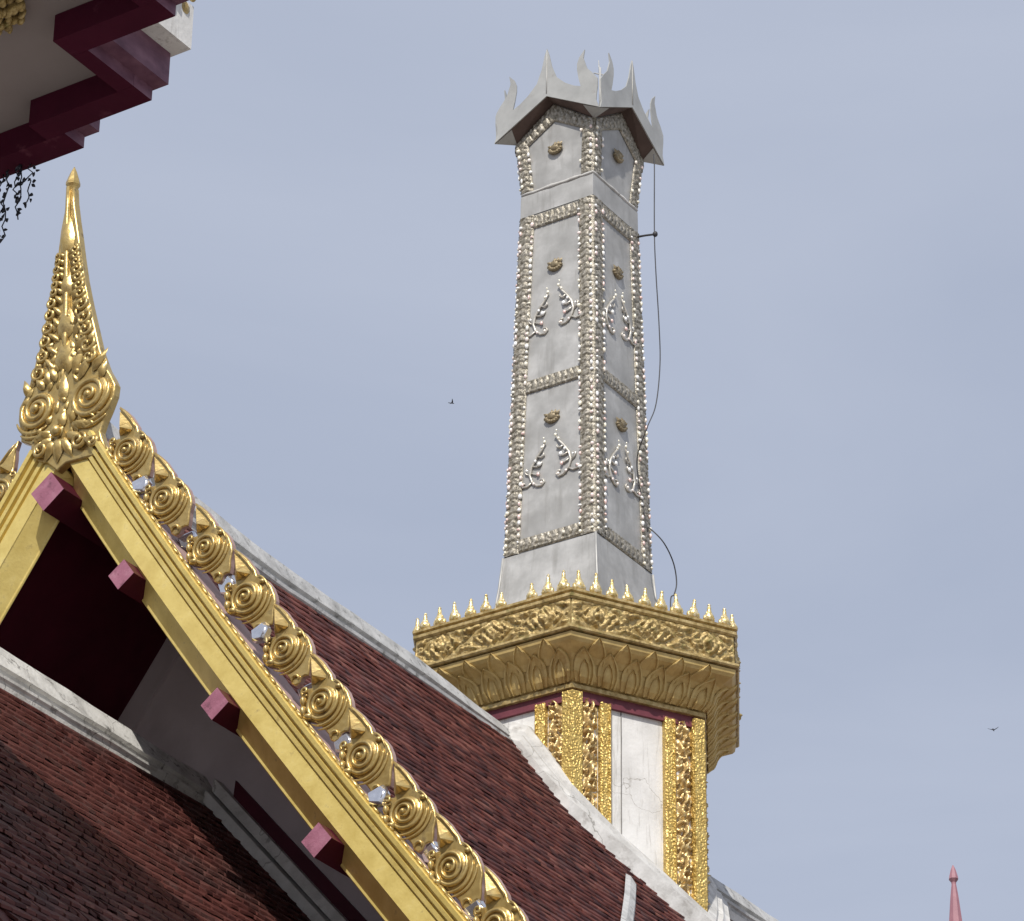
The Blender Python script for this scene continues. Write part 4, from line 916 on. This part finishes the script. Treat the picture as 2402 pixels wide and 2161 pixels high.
# strands of leaf ornaments hanging from the eave
def strand(t, s, ln, name, label, seed):
    rnd = random.Random(seed)
    o = thing(name, label, 'ornament', (TX + math.cos(GA) * t - math.sin(GA) * s, TY + math.sin(GA) * t + math.cos(GA) * s, Zz(ZEV)), GA, 'leaf strands hanging under the eave')
    b = MB(); pts = [Vector((rnd.uniform(-0.02, 0.02) * (k > 0), rnd.uniform(-0.02, 0.02) * (k > 0), -ln * k / 9)) for k in range(10)]
    b.tube(pts, 0.005, 5); part('cord', b, DARKLEAF, o)
    z = -0.06
    while z > -ln - 0.02:
        b = MB(); c = (rnd.uniform(-0.03, 0.03), z)
        for q in range(rnd.choice((1, 1, 2))):
            yy = rnd.uniform(-0.02, 0.02)
            leaf3(b, (c[0] + rnd.uniform(-0.015, 0.015), c[1] + rnd.uniform(-0.02, 0.02)), rnd.uniform(0, 2 * math.pi), rnd.uniform(0.03, 0.065), rnd.uniform(0.02, 0.034), -0.006, 0.012, fn=lambda a, h, d: (a, yy - d, h))
            leaf3(b, (c[0] + rnd.uniform(-0.015, 0.015), c[1] + rnd.uniform(-0.02, 0.02)), rnd.uniform(0, 2 * math.pi), rnd.uniform(0.03, 0.06), rnd.uniform(0.02, 0.034), 0.006, -0.012, fn=lambda a, h, d: (a, yy - d, h))
        part('leaf', b, DARKLEAF, o)
        z -= rnd.uniform(0.04, 0.10)
    return o
STR = [(3.835, 0.33, 'short dark leaf strand nearest the eave step'), (3.775, 0.46, 'second dark leaf strand from the eave step, ending in a tassel'), (3.715, 0.26, 'third dark leaf strand from the eave step, a short one'), (3.655, 0.62, 'fourth and longest dark leaf strand from the eave step'), (3.585, 0.50, 'fifth dark leaf strand from the eave step, at the picture edge')]
for i, (t, ln, lab) in enumerate(STR): strand(t, -13.38 - 0.03 * (i % 2), ln, 'hanging_ornament', lab, 40 + i)

# ================================================================== far pink finial on another roof, lower right
far = thing('distant_shrine', 'slender pink spire of a distant shrine above the right edge', 'shrine', (8.80, 70.0, 0), R(20))
b = MB(); b.lathe([(0.42, 26.0), (0.30, 26.8), (0.215, 27.8), (0.135, 28.69), (0.085, 29.2), (0.048, 29.47), (0.05, 29.51), (0.098, 29.58), (0.088, 29.64), (0.05, 29.78), (0.012, 29.874)], (0, 0, EYE), n=8, smooth=False)
part('spire', b, PINKSPIRE, far)
b = MB(); b.lathe([(0.5, 25.8), (0.62, 25.85), (0.62, 26.0), (0.45, 26.1)], (0, 0, EYE), n=8); part('spire_base', b, GOLD, far)
b = MB(); b.add([(-6, -5, 22), (6, -5, 22), (6, 5, 22), (-6, 5, 22), (-0.6, -0.5, 27.5), (0.6, -0.5, 27.5), (0.6, 0.5, 27.5), (-0.6, 0.5, 27.5)], [(0, 1, 5, 4), (1, 2, 6, 5), (2, 3, 7, 6), (3, 0, 4, 7), (4, 5, 6, 7)]); part('shrine_roof', b, TILE, far)
b = MB(); b.box(-5, 5, -4, 4, 0, 22); part('shrine_wall', b, HALLWALL, far)

# ================================================================== two small birds
def bird(loc, rz, sc_, label):
    o = thing('bird', label, 'bird', loc, rz, 'birds in the sky')
    b = MB(); b.tube([(-0.07, 0, 0), (-0.04, 0, 0.004), (0.0, 0, 0.006), (0.035, 0, 0.004), (0.055, 0, 0.002), (0.068, 0, 0)], [0.004, 0.012, 0.016, 0.013, 0.009, 0.002], 8); part('body', b, BIRD, o)
    for sg in (-1, 1):
        b = MB(); b.plate([(0.025, 0.005), (0.02, 0.05), (-0.01, 0.12), (-0.04, 0.16), (-0.03, 0.10), (-0.02, 0.05), (-0.025, 0.005)], lambda a, y, d: (a, sg * y, 0.006 + y * 0.35 + d), 0, 0.003); part('wing', b, BIRD, o)
    b = MB(); b.plate([(-0.06, 0.006), (-0.11, 0.03), (-0.095, 0.0), (-0.11, -0.03), (-0.06, -0.006)], lambda a, y, d: (a, y, d), 0, 0.003); part('tail', b, BIRD, o)
    o.scale = (sc_,) * 3; return o
bird((-0.548, 30, 17.246 + EYE), R(15), 0.32, 'tiny dark bird left of the chimney shaft')
o = bird((4.178, 30, 14.067 + EYE), R(70), 0.32, 'tiny dark bird in the open sky at lower right')
